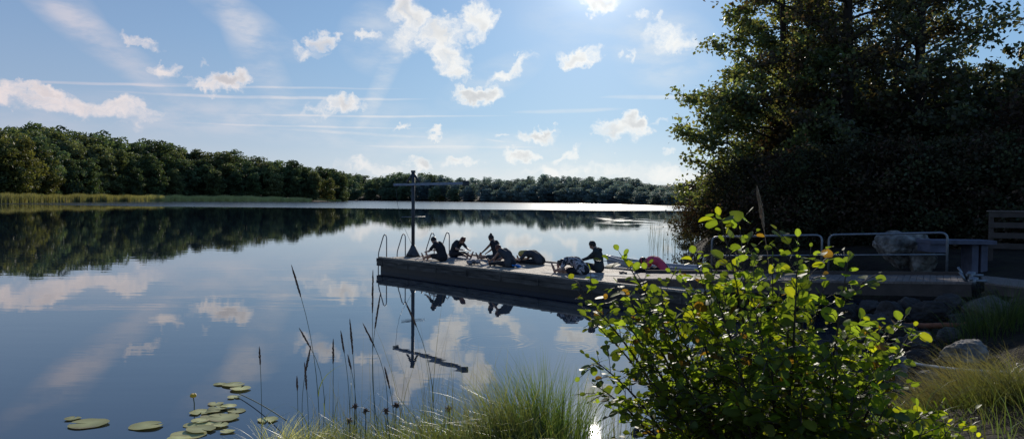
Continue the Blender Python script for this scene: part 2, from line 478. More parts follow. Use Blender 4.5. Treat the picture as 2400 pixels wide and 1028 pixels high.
for p, c in ((.525, (.47, .63, .77)), (.55, (.33, .54, .76)), (.60, (.245, .455, .73)), (.65, (.185, .37, .66)), (.72, (.12, .26, .54)), (.82, (.07, .16, .38))):
    q = e.new(p); q.color = (*c, 1)
L.new(mth('MULTIPLY_ADD', sep.outputs[2], .5, .5), grad.inputs[0])
gs = vm('MULTIPLY', grad.outputs[0], (K, K, K))
base = mixc(.93, tint.outputs[2], gs)
# cooler and more violet away from the sun towards the left
side = mrange(az, -.65, .05, 1, 0)
base = mixc(side, base, vm('MULTIPLY', base, (1.0, .84, .82)))
dt = vm('DOT_PRODUCT', tc.outputs['Generated'], tuple(sun_dir))
glow = mth('ADD', mth('MULTIPLY', mth('POWER', mth('MAXIMUM', dt, 0.0), 900.0), 9.0), mth('ADD', mth('MULTIPLY', mth('POWER', mth('MAXIMUM', dt, 0.0), 110.0), 1.7), mth('MULTIPLY', mth('POWER', mth('MAXIMUM', dt, 0.0), 16.0), .30)))
warm = vm('MULTIPLY', (1, 1, 1), (1, 1, 1))
gcol = N.new('ShaderNodeCombineXYZ')
L.new(glow, gcol.inputs[0]); L.new(mth('MULTIPLY', glow, .98), gcol.inputs[1]); L.new(mth('MULTIPLY', glow, .92), gcol.inputs[2])
base = vm('ADD', base, gcol.outputs[0])
hz = mixc(side, (.80 * K, .84 * K, .86 * K), (.62 * K, .60 * K, .68 * K))
base = mixc(mth('MULTIPLY', thin, .8), base, hz)
thick = mrange(mth('MULTIPLY_ADD', nA.outputs['Fac'], .9, mth('MULTIPLY', cum, 1.0)), 1.15, 1.7, 0, .85)
cc = mixc(thick, (.95 * K, .95 * K, .92 * K), (.58 * K, .60 * K, .62 * K))
cc = mixc(side, cc, vm('MULTIPLY', cc, (.88, .78, .80)))
cc = vm('MULTIPLY_ADD', gcol.outputs[0], (.5, .5, .5), cc)
low = mrange(el, .0, .10, .85, 1)
cover = mth('MULTIPLY', cover, low)
fin = mixc(mth('MULTIPLY', cover, .93), base, cc)
L.new(fin, bg.inputs['Color']); bg.inputs['Strength'].default_value = .1
W.cycles.sampling_method = 'MANUAL'; W.cycles.sample_map_resolution = 512

# ---------------------------------------------------------------- foliage helpers
def cards(Pc, size, aspect=1.4, flat=0.0, g=rng):
    """one small four-cornered leaf per point, random facing (flat>0 turns them towards the sky)"""
    n = len(Pc)
    nrm = g.normal(size=(n, 3)); nrm /= np.linalg.norm(nrm, axis=1)[:, None]
    nrm[:, 2] = nrm[:, 2] * (1 - flat) + flat * np.sign(nrm[:, 2] + 1e-6) * 1.2
    nrm /= np.linalg.norm(nrm, axis=1)[:, None]
    t = g.normal(size=(n, 3)); t -= nrm * np.sum(t * nrm, 1)[:, None]; t /= np.linalg.norm(t, axis=1)[:, None]
    bt = np.cross(nrm, t)
    s = np.asarray(size).reshape(-1, 1) * np.ones((n, 1))
    a = t * s * aspect * .5; b = bt * s * .5
    V = np.stack([Pc - a, Pc + b * .9 - a * .1, Pc + a, Pc - b * .9 - a * .1], 1).reshape(-1, 3)
    Q = np.arange(4 * n).reshape(-1, 4)
    return V, Q
def leafcol(n, base, var=.3, hue=.15, g=rng):
    c = np.array(base)[None, :] * (1 + var * g.normal(size=(n, 1)))
    c = c * (1 + hue * g.normal(size=(n, 3)))
    return np.clip(c, .004, .9)

# ---------------------------------------------------------------- far trees: five crown shapes shared by all copies
def far_mesh(name, seed, base, wide=.36, low=.08, n_cl=70):
    g = np.random.default_rng(seed)
    Ps, cs, sz = [], [], []
    for _ in range(n_cl):
        z = g.uniform(low, .97)
        prof = wide * math.sqrt(max(.03, 1 - ((z - .45) / .56) ** 2)) if z > .45 else wide * (.72 + .28 * z / .45)
        a = g.uniform(0, 2 * PI); rr = prof * math.sqrt(g.uniform(.25, 1.0)) * g.uniform(.8, 1.12)
        c = np.array([rr * math.cos(a), rr * math.sin(a), z])
        r = g.uniform(.045, .105)
        n = int(48 * (r / .075) ** 2)
        d = g.normal(size=(n, 3)); d /= np.linalg.norm(d, axis=1)[:, None]
        d[:, 2] *= .75
        Ps.append(c + d * r * g.uniform(.75, 1.1, (n, 1)))
        tone = g.uniform(.65, 1.25)
        cs.append(np.array(base)[None, :] * tone * (1 + .28 * d[:, 2:3]) * (1 + .2 * g.normal(size=(n, 1))))  # clump tops lightened, undersides darkened: shading painted into the leaf colour
        sz.append(np.full(n, .030) * g.uniform(.7, 1.3, n))
    n = 500                                            # inner leaves of the crown, its shade painted in as a darker colour
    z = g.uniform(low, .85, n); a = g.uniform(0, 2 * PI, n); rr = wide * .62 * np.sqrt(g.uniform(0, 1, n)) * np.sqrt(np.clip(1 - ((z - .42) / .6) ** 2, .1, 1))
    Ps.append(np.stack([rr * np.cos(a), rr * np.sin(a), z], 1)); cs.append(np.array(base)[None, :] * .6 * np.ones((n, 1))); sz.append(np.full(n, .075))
    Pc = np.concatenate(Ps); col = np.clip(np.concatenate(cs), .003, 1)
    V, Q = cards(Pc, np.concatenate(sz), 1.3, .15, g)
    # trunk
    t = MB().tube([(0, 0, -.06), (.004, .002, .2), (0, 0, .6)], [.016, .013, .005], 6)
    tv = np.array(t.v); tq = np.array([f for f in t.f if len(f) == 4])
    col = np.concatenate([np.repeat(col, 4, 0), np.tile([[.03, .024, .02]], (len(tv), 1))])
    return np_mesh(name, np.concatenate([V, tv]), np.concatenate([Q, tq + len(V)]), col)
GREEN = [(.105, .140, .060), (.088, .122, .056), (.125, .148, .062), (.094, .130, .066), (.138, .152, .066)]
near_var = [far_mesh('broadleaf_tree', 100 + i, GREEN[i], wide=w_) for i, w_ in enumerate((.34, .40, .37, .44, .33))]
HAZE = [(.20, .265, .275), (.185, .245, .265), (.215, .275, .275)]  # distance haze mixed into these leaf colours
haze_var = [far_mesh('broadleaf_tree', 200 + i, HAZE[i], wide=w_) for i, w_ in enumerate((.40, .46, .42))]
mid_var = [far_mesh('broadleaf_tree', 240 + i, c_, wide=w_) for i, (c_, w_) in enumerate((((.135, .185, .110), .40), ((.120, .168, .108), .45), ((.150, .190, .110), .38)))]  # greener step with less of the distance haze mixed into the leaf colour
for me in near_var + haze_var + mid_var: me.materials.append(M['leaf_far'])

SKY = [(-200, 300), (0, 294), (60, 288), (90, 286), (125, 291), (160, 301), (250, 312), (300, 326), (400, 331), (450, 345), (520, 348), (560, 352), (610, 366), (690, 374), (740, 385), (780, 390),
       (830, 402), (880, 409), (920, 404), (990, 402), (1060, 410), (1100, 416), (1120, 407), (1160, 416), (1210, 414), (1280, 406), (1400, 409), (1480, 416), (1530, 426), (1600, 433), (1760, 436)]
def skyl(px): return float(np.interp(px, [p[0] for p in SKY], [p[1] for p in SKY]))
SCAN = np.concatenate([np.arange(60, 300, 2.0), np.arange(300, 1100, 4.0)])
def last_water(px, hi=1100):
    d = ray(px, 470); ux, uy = d.x / d.y, 1.0
    s = sdist(np.stack([SCAN * ux, SCAN], 1))
    w = np.where((s < 0) & (SCAN < hi))[0]
    return SCAN[w[-1]] if len(w) else None
def far_tree(px, Y, top, me, label, group, wmin=0.0, cat='tree'):
    d = ray(px, 470); x = d.x / d.y * Y
    z0 = gz(x, Y)
    ztop = atY(px, top, Y).z
    hgt = max(3.0, ztop - z0)
    o = link('broadleaf_tree', me)
    o.location = (x, Y, z0 - .01 * hgt); o.rotation_euler = (0, 0, random.uniform(0, 6.28))
    sx = max(hgt, wmin) * random.uniform(.85, 1.15)
    o.scale = (sx, sx, hgt)
    tag(o, label, cat, group); return o
LBL_L = 'dark green broadleaf tree in the dense wood on the left shore'
LBL_F = 'hazy green broadleaf tree in the wood along the far shore'
for row, (off, frac, step) in enumerate(((62, 1.0, 30), (40, .93, 42), (26, .76, 46), (15, .56, 48))):
    px = -150 + row * 17
    while px < (800 if row < 3 else 770):
        hi = 520 if px < 800 else 1100
        Y0 = last_water(px, 500)
        if Y0 is None: px += step; continue
        if px > 560: off2 = off * max(.25, (860 - px) / 300)
        else: off2 = off
        if 100 < px < 600 and row == 3 and random.random() < .35: px += step; continue
        Y = Y0 + off2 * random.uniform(.9, 1.15)
        hz = yhor(px)
        s = skyl(px) + random.uniform(-3, 7) * (1 if row == 0 else 2.0)
        top = hz - (hz - s) * frac * random.uniform(.93, 1.0 if row == 0 else 1.06)
        far_tree(px, Y, top, random.choice(near_var), LBL_L, 'trees of the wood on the left shore', wmin=13)
        px += step * random.uniform(.75, 1.25)
# the nearer trees at the left edge, sunlit yellow painted into their leaves
warm = [far_mesh('broadleaf_tree', 300 + i, c_, wide=w_) for i, (c_, w_) in enumerate((((.14, .135, .038), .36), ((.12, .125, .038), .42)))]
for me in warm: me.materials.append(M['leaf_far'])
for px, dY, top, w_, lb in ((38, 15, 312, 0, 'tall yellowish green tree at the left edge of the picture by the reeds'), (90, 16, 352, 1, 'lower yellowish green tree beside the tall one at the left end of the reeds'),
                           (4, 14, 330, 1, 'olive green tree cut by the left picture edge above the reeds'), (112, 13, 400, 0, 'small olive bush-like tree at the right side of the yellowish left clump')):
    far_tree(px, last_water(px, 500) + dY, top, warm[w_], lb, None)
o = far_tree(768, 452, 418, warm[1], 'low light green tree at the very tip of the reedy headland', None, wmin=13)
o = far_tree(735, 450, 400, near_var[4], 'rounded green tree just before the tip of the headland', None, wmin=16)
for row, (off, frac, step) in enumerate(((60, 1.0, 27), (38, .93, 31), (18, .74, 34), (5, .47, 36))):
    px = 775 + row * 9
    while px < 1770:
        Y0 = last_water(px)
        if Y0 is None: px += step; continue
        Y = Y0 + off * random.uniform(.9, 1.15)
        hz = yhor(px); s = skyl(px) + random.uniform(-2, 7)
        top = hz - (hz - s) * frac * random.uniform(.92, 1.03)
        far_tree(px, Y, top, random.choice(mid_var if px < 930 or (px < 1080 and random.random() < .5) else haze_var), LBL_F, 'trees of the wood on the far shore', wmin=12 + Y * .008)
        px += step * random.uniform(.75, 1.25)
# pale bushes at the water line straight behind the post
for px, lb in ((1013, 'small pale bush at the far water line, left of its twin behind the post'), (1035, 'small pale bush at the far water line, right of its twin behind the post')):
    far_tree(px, last_water(px) + 1.5, 458, warm[0], lb, None, wmin=9, cat='bush')

# ---------------------------------------------------------------- blades (reeds and grass)
def blades(Pb, hgt, lean_dir, lean, wid, col, seg=3, g=rng, droop=0.0, tipcol=None):
    """curved tapering blades; returns V,Q,col"""
    n = len(Pb)
    up_ = np.array([0, 0, 1.0])
    L3 = np.column_stack([np.cos(lean_dir), np.sin(lean_dir), np.zeros(n)])
    fa = g.uniform(0, 2 * PI, n)
    side = np.column_stack([np.cos(fa), np.sin(fa), np.zeros(n)])
    rows = []
    for j in range(seg + 1):
        t = j / seg
        c = Pb + up_ * (hgt * (t - droop * lean * t ** 3 * .6))[:, None] + L3 * (hgt * lean * t ** 2)[:, None]
        w = wid * (1 - t ** 1.5 * .96) * .5
        rows.append(c - side * w[:, None]); rows.append(c + side * w[:, None])
    V = np.stack(rows, 1)                                  # n, 2(seg+1), 3
    k = 2 * (seg + 1)
    base = (np.arange(n) * k)[:, None]
    Q = np.concatenate([base + np.array([[2 * j, 2 * j + 1, 2 * j + 3, 2 * j + 2]]) for j in range(seg)], 0)
    cc = np.repeat(col[:, None, :], k, 1)
    if tipcol is not None:
        t = (np.arange(k) // 2 / seg)[None, :, None] ** 2
        cc = cc * (1 - t) + np.array(tipcol)[None, None, :] * t
    return V.reshape(-1, 3), Q, cc.reshape(-1, 3)
# reed bed along the left shore
n = 42000
px = rng.uniform(-60, 800, n)
uq = np.arange(-60, 801, 10.0); yq = np.array([last_water(p, 500) or 450 for p in uq])
Yw = np.interp(px, uq, yq)
depth = np.where(px > 640, 5 * (810 - px) / 170, 8.0)
Yb = Yw + rng.uniform(-1.0, 1, n) + depth * rng.uniform(-.3, 1, n)
slope = np.interp(px, uq, [ray(p, 470).x / ray(p, 470).y for p in uq])
Pb = np.column_stack([slope * Yb, Yb, np.zeros(n)])
Pb[:, 2] = np.maximum(-.1, ground(Pb[:, :2]) - .05)
hh = (rng.uniform(1.4, 2.6, n)) * (1 + .07 * np.sin(px * .11) + .06 * np.sin(px * .037)) * np.interp(px, [-60, 20, 300, 650, 800], [1.2, 1.3, 1.35, 1.25, .6])
col = np.clip(leafcol(n, (.27, .265, .13), .14, .05) * np.interp(px, [0, 300, 400, 700], [.62, .66, 1.5, 1.7])[:, None], 0, .5)  # reeds painted lighter to the right, making up for the wood's shadow
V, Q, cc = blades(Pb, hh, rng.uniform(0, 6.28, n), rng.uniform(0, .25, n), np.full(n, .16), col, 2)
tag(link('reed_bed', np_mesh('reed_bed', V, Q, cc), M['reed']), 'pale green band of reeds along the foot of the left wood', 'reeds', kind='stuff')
# thin reeds standing in the water by the right-hand trees
n = 230
px = rng.uniform(1520, 1640, n); py = 530 + 70 * rng.uniform(0, 1, n) ** 1.3 - (px - 1520) * .08
Pb = np.array([atZ(a, b_, 0) for a, b_ in zip(px, py)]); Pb[:, 2] = -.05
V, Q, cc = blades(Pb, rng.uniform(.4, 1.3, n), rng.uniform(0, 6.28, n), rng.uniform(0, .2, n), np.full(n, .016), leafcol(n, (.10, .11, .05), .3), 2)
tag(link('reeds', np_mesh('reeds', V, Q, cc), M['reed']), 'thin scattered reeds standing in the water left of the big trees', 'reeds', kind='stuff')

# ---------------------------------------------------------------- the big trees on the right
def big_tree(px, Y, Hh, Rr, label, seed, base, n_limb=64, low=.10, dens=1.0, leaf=.15, lean=0.0, prof_pts=(.8, 1, 1.05, .9, .75, .58, .25)):
    g = np.random.default_rng(seed); rs = random.Random(seed)
    d = ray(px, 470); x = d.x / d.y * Y
    loc = Vector((x, Y, gz(x, Y)))
    e = empty('alder_tree' , loc, label=label, cat='tree')
    tr = MB()
    tp = [Vector((math.sin(t * 3 + seed) * .25 * t + lean * t * t * Hh, math.cos(t * 2.2 + seed) * .2 * t, -.3 + t * (Hh * .97 + .3))) for t in [j / 9 for j in range(10)]]
    tr.tube(tp, [.26 * (1 - .93 * j / 9) * Hh / 15 + .012 for j in range(10)], 9)
    tr.build('trunk', M['bark'], e, True, local=True)
    lim = MB(); Pc, cs, sz = [], [], []
    def trunk_at(z):
        t = min(1, max(0, (z + .3) / (Hh * .97 + .3))) * 9; j = min(8, int(t)); return tp[j].lerp(tp[j + 1], t - j)
    for q in range(n_limb):
        zf = low + (.97 - low) * ((q + rs.random()) / n_limb) ** 1.0
        z = zf * Hh
        prof = Rr * float(np.interp(zf, [0, .1, .3, .5, .7, .85, 1], prof_pts))
        ln = max(.5, prof * rs.uniform(.62, 1.15)); a = q * 2.399 + rs.uniform(-.5, .5)
        rise = rs.uniform(-.05, .45) * (.6 + zf)
        s = trunk_at(z - ln * rise * .4)
        dirv = Vector((math.cos(a), math.sin(a), 0))
        e1 = s + dirv * ln + Vector((0, 0, ln * rise))
        mid = s + dirv * ln * .5 + Vector((rs.uniform(-.2, .2), rs.uniform(-.2, .2), ln * rise * .5 + ln * .10))
        pts = bezier(s, mid, e1, 7)
        lim.tube(pts, [.055 * (1 - .9 * j / 6) * (1.15 - zf) * ln / 2.5 + .008 for j in range(7)], 5, False)
        nsub = max(3, int(ln * 3.6 * dens * (1.15 - .5 * zf)))
        for w in range(nsub):
            f = rs.uniform(.22, 1.0)
            j = min(5, int(f * 6)); p = pts[j].lerp(pts[j + 1], f * 6 - j)
            sa = a + rs.choice((-1, 1)) * rs.uniform(.2, 1.3)
            sl = (1.15 - f * .6) * ln * .34 * rs.uniform(.5, 1.2) + .15
            e2 = p + Vector((math.cos(sa), math.sin(sa), rs.uniform(-.55, .75))) * sl
            lim.tube([p, p.lerp(e2, .5) + Vector((0, 0, .05 * sl)), e2], [.014, .010, .005], 3, False)
            tone = rs.uniform(.6, 1.3)
            nl = int(rs.uniform(34, 70) * dens * (sl + .35))
            tt = g.uniform(.1, 1.12, nl)
            cpos = np.array(p)[None, :] + np.outer(tt, np.array(e2 - p)) + g.normal(size=(nl, 3)) * np.array([.19, .19, .19]) * (0.5 + sl * .45)
            Pc.append(cpos); cs.append(leafcol(nl, np.array(base) * tone, .25, .08, g)); sz.append(g.uniform(.7, 1.25, nl) * leaf)
    lim.build('limbs', M['bark'], e, True, local=True)
    Pc = np.concatenate(Pc)
    V, Q = cards(Pc, np.concatenate(sz), 1.35, .1, g)
    link('crown', np_mesh('crown', V, Q, np.repeat(np.concatenate(cs), 4, 0)), M['leaf_tree'], e, local=True)
    return e
DK = (.108, .122, .070); RB = (.132, .112, .076)
big_tree(1832, 34, 16.5, 4.3, 'leafy tree reaching farthest out over the water, left of the big trees', 21, (.120, .148, .066), 84, .04, .9, prof_pts=(.8, 1, .97, .72, .46, .34, .25))
big_tree(1985, 32, 19.5, 4.4, 'tallest dark tree with a bare forked trunk, in the middle of the big trees', 22, RB, 62, .14, .7, prof_pts=(.7, .8, .9, 1, .9, .7, .3))
big_tree(2155, 30.5, 17.5, 4.1, 'dark tree with gaps of sky in its crown, right of the tallest tree', 23, DK, 56, .14, .66, prof_pts=(.7, .85, 1, .95, .64, .45, .3))
big_tree(2400, 28, 7.4, 3.4, 'shorter dark tree cut by the right picture edge', 24, DK, 50, .08, .9)
big_tree(2090, 41, 17, 4.6, 'dark tree standing behind and between the two tallest trees', 25, DK, 50, .08, .6)
big_tree(1890, 43, 16, 4.4, 'dark tree behind the tree that reaches out over the water', 26, DK, 60, .04, .8)
big_tree(2330, 42, 8.0, 4.4, 'low dark tree behind, near the right picture edge', 27, DK, 54, .05, .85)
# undergrowth below them: three bush shapes, copied
def bush_mesh(seed, base, n_cl=95):
    g = np.random.default_rng(seed); Ps, cs, sz = [], [], []
    for _ in range(n_cl):
        z = g.uniform(.02, .95); a = g.uniform(0, 2 * PI); rr = .62 * math.sqrt(max(.05, 1 - (z / 1.02) ** 2)) * math.sqrt(g.uniform(.1, 1))
        c = np.array([rr * math.cos(a), rr * math.sin(a), z]); n = 90
        rsz = g.uniform(.035, .09); Ps.append(c + g.normal(size=(n, 3)) * rsz * np.array([1.2, 1.2, .8])); cs.append(leafcol(n, np.array(base) * g.uniform(.6, 1.3), .25, .08, g)); sz.append(g.uniform(.7, 1.3, n) * .027)
    Pc = np.concatenate(Ps); V, Q = cards(Pc, np.concatenate(sz), 1.35, .1, g)
    return np_mesh('foliage', V, Q, np.repeat(np.concatenate(cs), 4, 0))
bm_ = [bush_mesh(40 + j, c_) for j, c_ in enumerate(((.066, .064, .038), (.085, .062, .042), (.062, .070, .038)))]
def stems_mesh(seed):
    m = MB(); rs = random.Random(seed)
    for k in range(7):
        a = rs.uniform(0, 6.28); m.tube(bezier((0, 0, -.04), (math.cos(a) * .1, math.sin(a) * .1, .4), (math.cos(a) * .45, math.sin(a) * .45, .8), 5), [.014, .012, .009, .006, .003], 5, False)
    return m.mesh('stems', True)
sm_ = [stems_mesh(j) for j in range(3)]
for me in bm_: me.materials.append(M['leaf_bush'])
for me in sm_: me.materials.append(M['bark'])
def bush(px, Y, hgt, k, label, group=None):
    d = ray(px, 470); x = d.x / d.y * Y
    e = empty('bush', (x, Y, gz(x, Y) - .05), random.uniform(0, 6), label=label, cat='bush', group=group)
    e.scale = (hgt, hgt, hgt)
    link('stems', sm_[k], None, e, local=True); link('foliage', bm_[k], None, e, local=True)
UG = 'dark leafy bush in the shaded undergrowth beneath the big trees'
for j, (px, Y, hh_) in enumerate(((1760, 31, 3.6), (1850, 29, 3.8), (1930, 27.5, 3.6), (2010, 26.5, 3.6), (2090, 26, 3.7), (2170, 25.5, 3.6), (2250, 25, 3.6), (2330, 24.5, 3.7), (2410, 24, 3.7),
                                  (1800, 35, 4.2), (1905, 34, 5.6), (2000, 33, 4.4), (2100, 32, 5.8), (2200, 31, 4.6), (2300, 30, 5.4), (2400, 29, 4.2), (2460, 25, 5),
                                  (1840, 38, 5.4), (1950, 37, 7.2), (2060, 36, 5.6), (2170, 35, 7.4), (2280, 35, 5.8), (2380, 35, 6.8))):
    bush(px, Y, hh_, j % 3, UG, 'undergrowth bushes beneath the big trees')
for j, (px, Y, hh_, lb) in enumerate(((1640, 46, 2.2, 'low bush at the water edge left below the overhanging tree'), (1665, 41, 3.4, 'green bush leaning over the water below the overhanging tree'),
                                      (1700, 36, 3.4, 'green bush just left of the gangway railing'), (1975, 20.5, .9, 'small green bush left of the pale boulder behind the railing'))):
    bush(px, Y, hh_, (j + 2) % 3, lb)

# ---------------------------------------------------------------- floating dock
DZ = .45
A0 = atZ(887, 604, DZ)
ud = Vector((.69, -.724, 0)).normalized(); nd = Vector((.724, .69, 0)).normalized()
DL, DW = 13.0, 3.4
def D(t, s, z=DZ): return A0 + ud * t + nd * s + Vector((0, 0, z - DZ))
def dock_ts(px, py, z=DZ):
    p = atZ(px, py, z) - A0
    return p.dot(ud), p.dot(nd)
DROT = math.atan2(ud.y, ud.x)
rotD = Matrix.Rotation(DROT, 3, 'Z')
dock = empty('floating_dock', D(0, 0, 0), 0, label='long weathered wooden floating dock where people sit and stretch', cat='dock')
mb = MB(); rs = random.Random(5)
nb = int(DL / .145)
for k in range(nb):                                  # boards laid across, gaps between them
    t = .07 + k * .145 + .0025
    mb.box(D(t, DW / 2, DZ - .016 + rs.uniform(-.004, .003)), (.137, DW - .01 + rs.uniform(-.01, .02), .032), rotD)
mb.build('deck_boards', M['deck'], dock)
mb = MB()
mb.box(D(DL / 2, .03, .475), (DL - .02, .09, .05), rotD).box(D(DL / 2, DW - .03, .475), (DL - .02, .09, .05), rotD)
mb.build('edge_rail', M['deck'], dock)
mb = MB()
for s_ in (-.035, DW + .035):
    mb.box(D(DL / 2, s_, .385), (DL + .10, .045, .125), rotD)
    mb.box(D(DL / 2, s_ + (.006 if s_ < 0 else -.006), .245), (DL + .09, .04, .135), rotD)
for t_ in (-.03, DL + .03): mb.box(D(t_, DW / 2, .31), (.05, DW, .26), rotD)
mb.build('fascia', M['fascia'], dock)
for k in range(9): MB().box(D(.3 + k * 1.55, -.064, .30), (.07, .018, .22), rotD).build('batten', M['fascia'], dock)
mb = MB()
mb.box(D(DL / 2, DW / 2, .06), (DL - .1, DW - .12, .24), rotD)
mb.build('float', M['black'], dock)

# swimming ladders on the outer end
def ladder(px1, py1, px2, py2, label):
    t1, s1 = dock_ts(px1, py1); t2, s2 = dock_ts(px2, py2)
    e = empty('swim_ladder', D(.2, s1), 0, label=label, cat='ladder', group='swim ladders on the dock end')
    for s_ in (s1, s2):
        pts = arch([D(.18, s_), D(.18, s_, DZ + .80), D(.02, s_, DZ + .86), D(-.34, s_, DZ + .15), D(-.36, s_, -.7)], .12)
        MB().tube(pts, .019, 8).build('handrail', M['galv'], e, True)
        MB().tube([D(.18, s_, DZ), D(.18, s_, DZ + .012)], .05, 10).build('foot_plate', M['galv'], e)
    for z in (.22, -.03, -.28):
        a, b = D(-.36, s1, z), D(-.36, s2, z)
        MB().tube([a, b], .018, 8).build('rung', M['galv'], e, True)
ladder(906, 604, 937, 600, 'galvanised swim ladder with two hooped rails at the near outer corner of the dock')
ladder(994, 595, 1019, 592, 'galvanised swim ladder with two hooped rails right of the tall post')

# the tall post with its swing arm
pb = atZ(968, 601, DZ)
post = empty('swing_arm_post', pb, 0, label='tall dark post with triangular top bracket and long horizontal arm on the dock end', cat='post')
ztop = atY(968, 401, pb.y).z
MB().tube([pb, pb + Vector((0, 0, ztop - DZ))], [.065, .06], 12).build('pole', M['postmetal'], post, True)
MB().tube([pb + Vector((0, 0, .0)), pb + Vector((0, 0, .12)), pb + Vector((0, 0, .32)), pb + Vector((0, 0, .42))], [.27, .22, .11, .075], 12).build('foot', M['postmetal'], post, True)
armL = atY(942, 433, 28.6); armR = atY(1104, 431, 25.0); za = (armL.z + armR.z) / 2; armL.z = armR.z = za
# make the arm pass through the pole
adir = (armR - armL).normalized(); mid = Vector((pb.x, pb.y, za)); armL = mid - adir * 1.25; armR = mid + adir * 3.35
aside = adir.cross(Vector((0, 0, 1)))
rotA = Matrix((adir, -aside, Vector((0, 0, 1)))).transposed()
m_ = MB()
for q in (-.10, .10):
    m_.box((armL + armR) / 2 + aside * q, ((armR - armL).length, .035, .08), rotA)
for k in range(24): m_.box(armL.lerp(armR, (k + .5) / 24), (.035, .17, .03), rotA)
m_.build('arm', M['armmetal'], post)
for p_, hh in ((armL, .12), (armR, .17)):
    MB().box(p_, (.04, .24, hh), rotA).build('arm_end_plate', M['postmetal'], post)
for sgn in (-1, 1):
    v = adir * (.55 * sgn if sgn < 0 else .95)
    MB().tube([Vector((pb.x, pb.y, ztop - .06)), Vector((pb.x + .235 * sgn, pb.y, za + .05))], [.045, .035], 8).build('bracket_stay', M['postmetal'], post, True)
MB().box((pb.x, pb.y, ztop - .02), (.15, .15, .09)).build('post_cap', M['postmetal'], post)
zc = atY(968, 508, pb.y).z
MB().tube([Vector((pb.x - .39, pb.y - .22, zc)), Vector((pb.x + .42, pb.y + .24, zc))], .014, 8).build('cross_rod', M['galv'], post, True)
MB().tube([armL + Vector((0, 0, -.06)), armL + Vector((.05, 0, -.7)), armL + Vector((.2, -.2, -1.3)), Vector((pb.x - .06, pb.y - .07, .95))], .006, 5).build('cord', M['postmetal'], post, True)

# ---------------------------------------------------------------- gangway
g0 = atZ(1448, 652, .56); g1 = atZ(2278, 661, .95)
gd = Vector((g1.x - g0.x, g1.y - g0.y, 0)); GL = gd.length; gd.normalize(); gn = Vector((-gd.y, gd.x, 0)); GWD = 1.7
slope = (g1.z - g0.z) / GL
def G(t, s, dz=0.0): return Vector((g0.x, g0.y, g0.z + slope * t + dz)) + gd * t + gn * s
rotG = Matrix(((gd + Vector((0, 0, slope))).normalized(), gn, (gd + Vector((0, 0, slope))).normalized().cross(gn))).transposed()
gang = empty('gangway', G(0, 0), 0, label='wooden gangway with steel side rails leading from the dock to the shore', cat='gangway')
m_ = MB(); nb = int(GL / .13)
for k in range(nb): m_.box(G(.065 + k * .13, GWD / 2, -.014 + rs.uniform(-.003, .003)), (.122, GWD, .028), rotG)
m_.build('deck_boards', M['gangwood'], gang)
m_ = MB()
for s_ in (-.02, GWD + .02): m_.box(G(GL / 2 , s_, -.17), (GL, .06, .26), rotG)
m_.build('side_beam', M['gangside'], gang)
m_ = MB().box(G(GL / 2, -.015, -.015), (GL, .09, .05), rotG); m_.build('near_edge_board', M['gangwood'], gang)
m_ = MB().box(G(GL / 2, GWD - .02, .04), (GL - .3, .06, .08), rotG); m_.build('kick_board', M['gangside'], gang)
def gt(px, s, dz=0.0):
    """distance along the gangway at which its line s crosses the picture column"""
    lo, hi = -2.0, GL + 3
    for _ in range(40):
        m2 = (lo + hi) / 2; p = G(m2, s, dz) - Vector((0, 0, CAMZ))
        q = 1200 + F * p.dot(rt) / p.dot(fw)
        if q < px: lo = m2
        else: hi = m2
    return lo
for a_, b_ in ((1668, 1926), (1942, 2220)):
    ta, tb = gt(a_, GWD - .02, .5), gt(b_, GWD - .02, .5)
    s_ = GWD - .02
    pts = arch([G(ta, s_, -.15), G(ta, s_, .97), G(tb, s_, .97), G(tb, s_, -.15)], .16, 6)
    r_ = MB().tube(pts, .026, 10).build('side_rail', M['galv'], gang, True)
    MB().tube([G(ta, s_, .47), G(tb, s_, .47)], .017, 8).build('mid_bar', M['galv'], r_, True)
for s_ in (.12, GWD - .25):
    m_ = MB().tube([G(GL + .02, s_, -.1), G(GL + .05, s_, .10)], .07, 10)
    m_.box(G(GL + .10, s_, .02), (.34, .11, .05), rotG).tube([G(GL - .02, s_ - .12, .06), G(GL - .02, s_ + .12, .06)], .032, 8).tube([G(GL - .10, s_, .0), G(GL - .22, s_ + .04, .20)], .025, 8)
    m_.build('hinge', M['galv'], gang, True)
# shore ramp
p0, p1 = G(GL + .22, 0), G(GL + .22, GWD)
r1 = atZ(2460, 680, 1.0); r2 = r1 + (p1 - p0) * 1.05
ramp = empty('shore_ramp', p0, 0, label='short boarded ramp joining the gangway to the right bank', cat='ramp')
m_ = MB()
for k in range(16):
    a = p0.lerp(r1, (k + .04) / 16); b = p0.lerp(r1, (k + .96) / 16); c = p1.lerp(r2, (k + .96) / 16); d = p1.lerp(r2, (k + .04) / 16)
    dz = Vector((0, 0, .035)); m_.add([a, b, c, d, a - dz, b - dz, c - dz, d - dz], [(0, 1, 2, 3), (7, 6, 5, 4), (0, 4, 5, 1), (1, 5, 6, 2), (2, 6, 7, 3), (3, 7, 4, 0)])
m_.build('boards', M['gangwood'], ramp)
m_ = MB(); dz = Vector((0, 0, .22)); z0_ = Vector((0, 0, .036)); w_ = (p1 - p0).normalized() * .06
for a, b in ((p0, r1), (p1 - w_, r2 - w_)):
    m_.add([a - z0_, b - z0_, b + w_ - z0_, a + w_ - z0_, a - dz, b - dz, b + w_ - dz, a + w_ - dz], [(0, 1, 2, 3), (7, 6, 5, 4), (0, 4, 5, 1), (1, 5, 6, 2), (2, 6, 7, 3), (3, 7, 4, 0)])
m_.build('beam', M['gangside'], ramp)

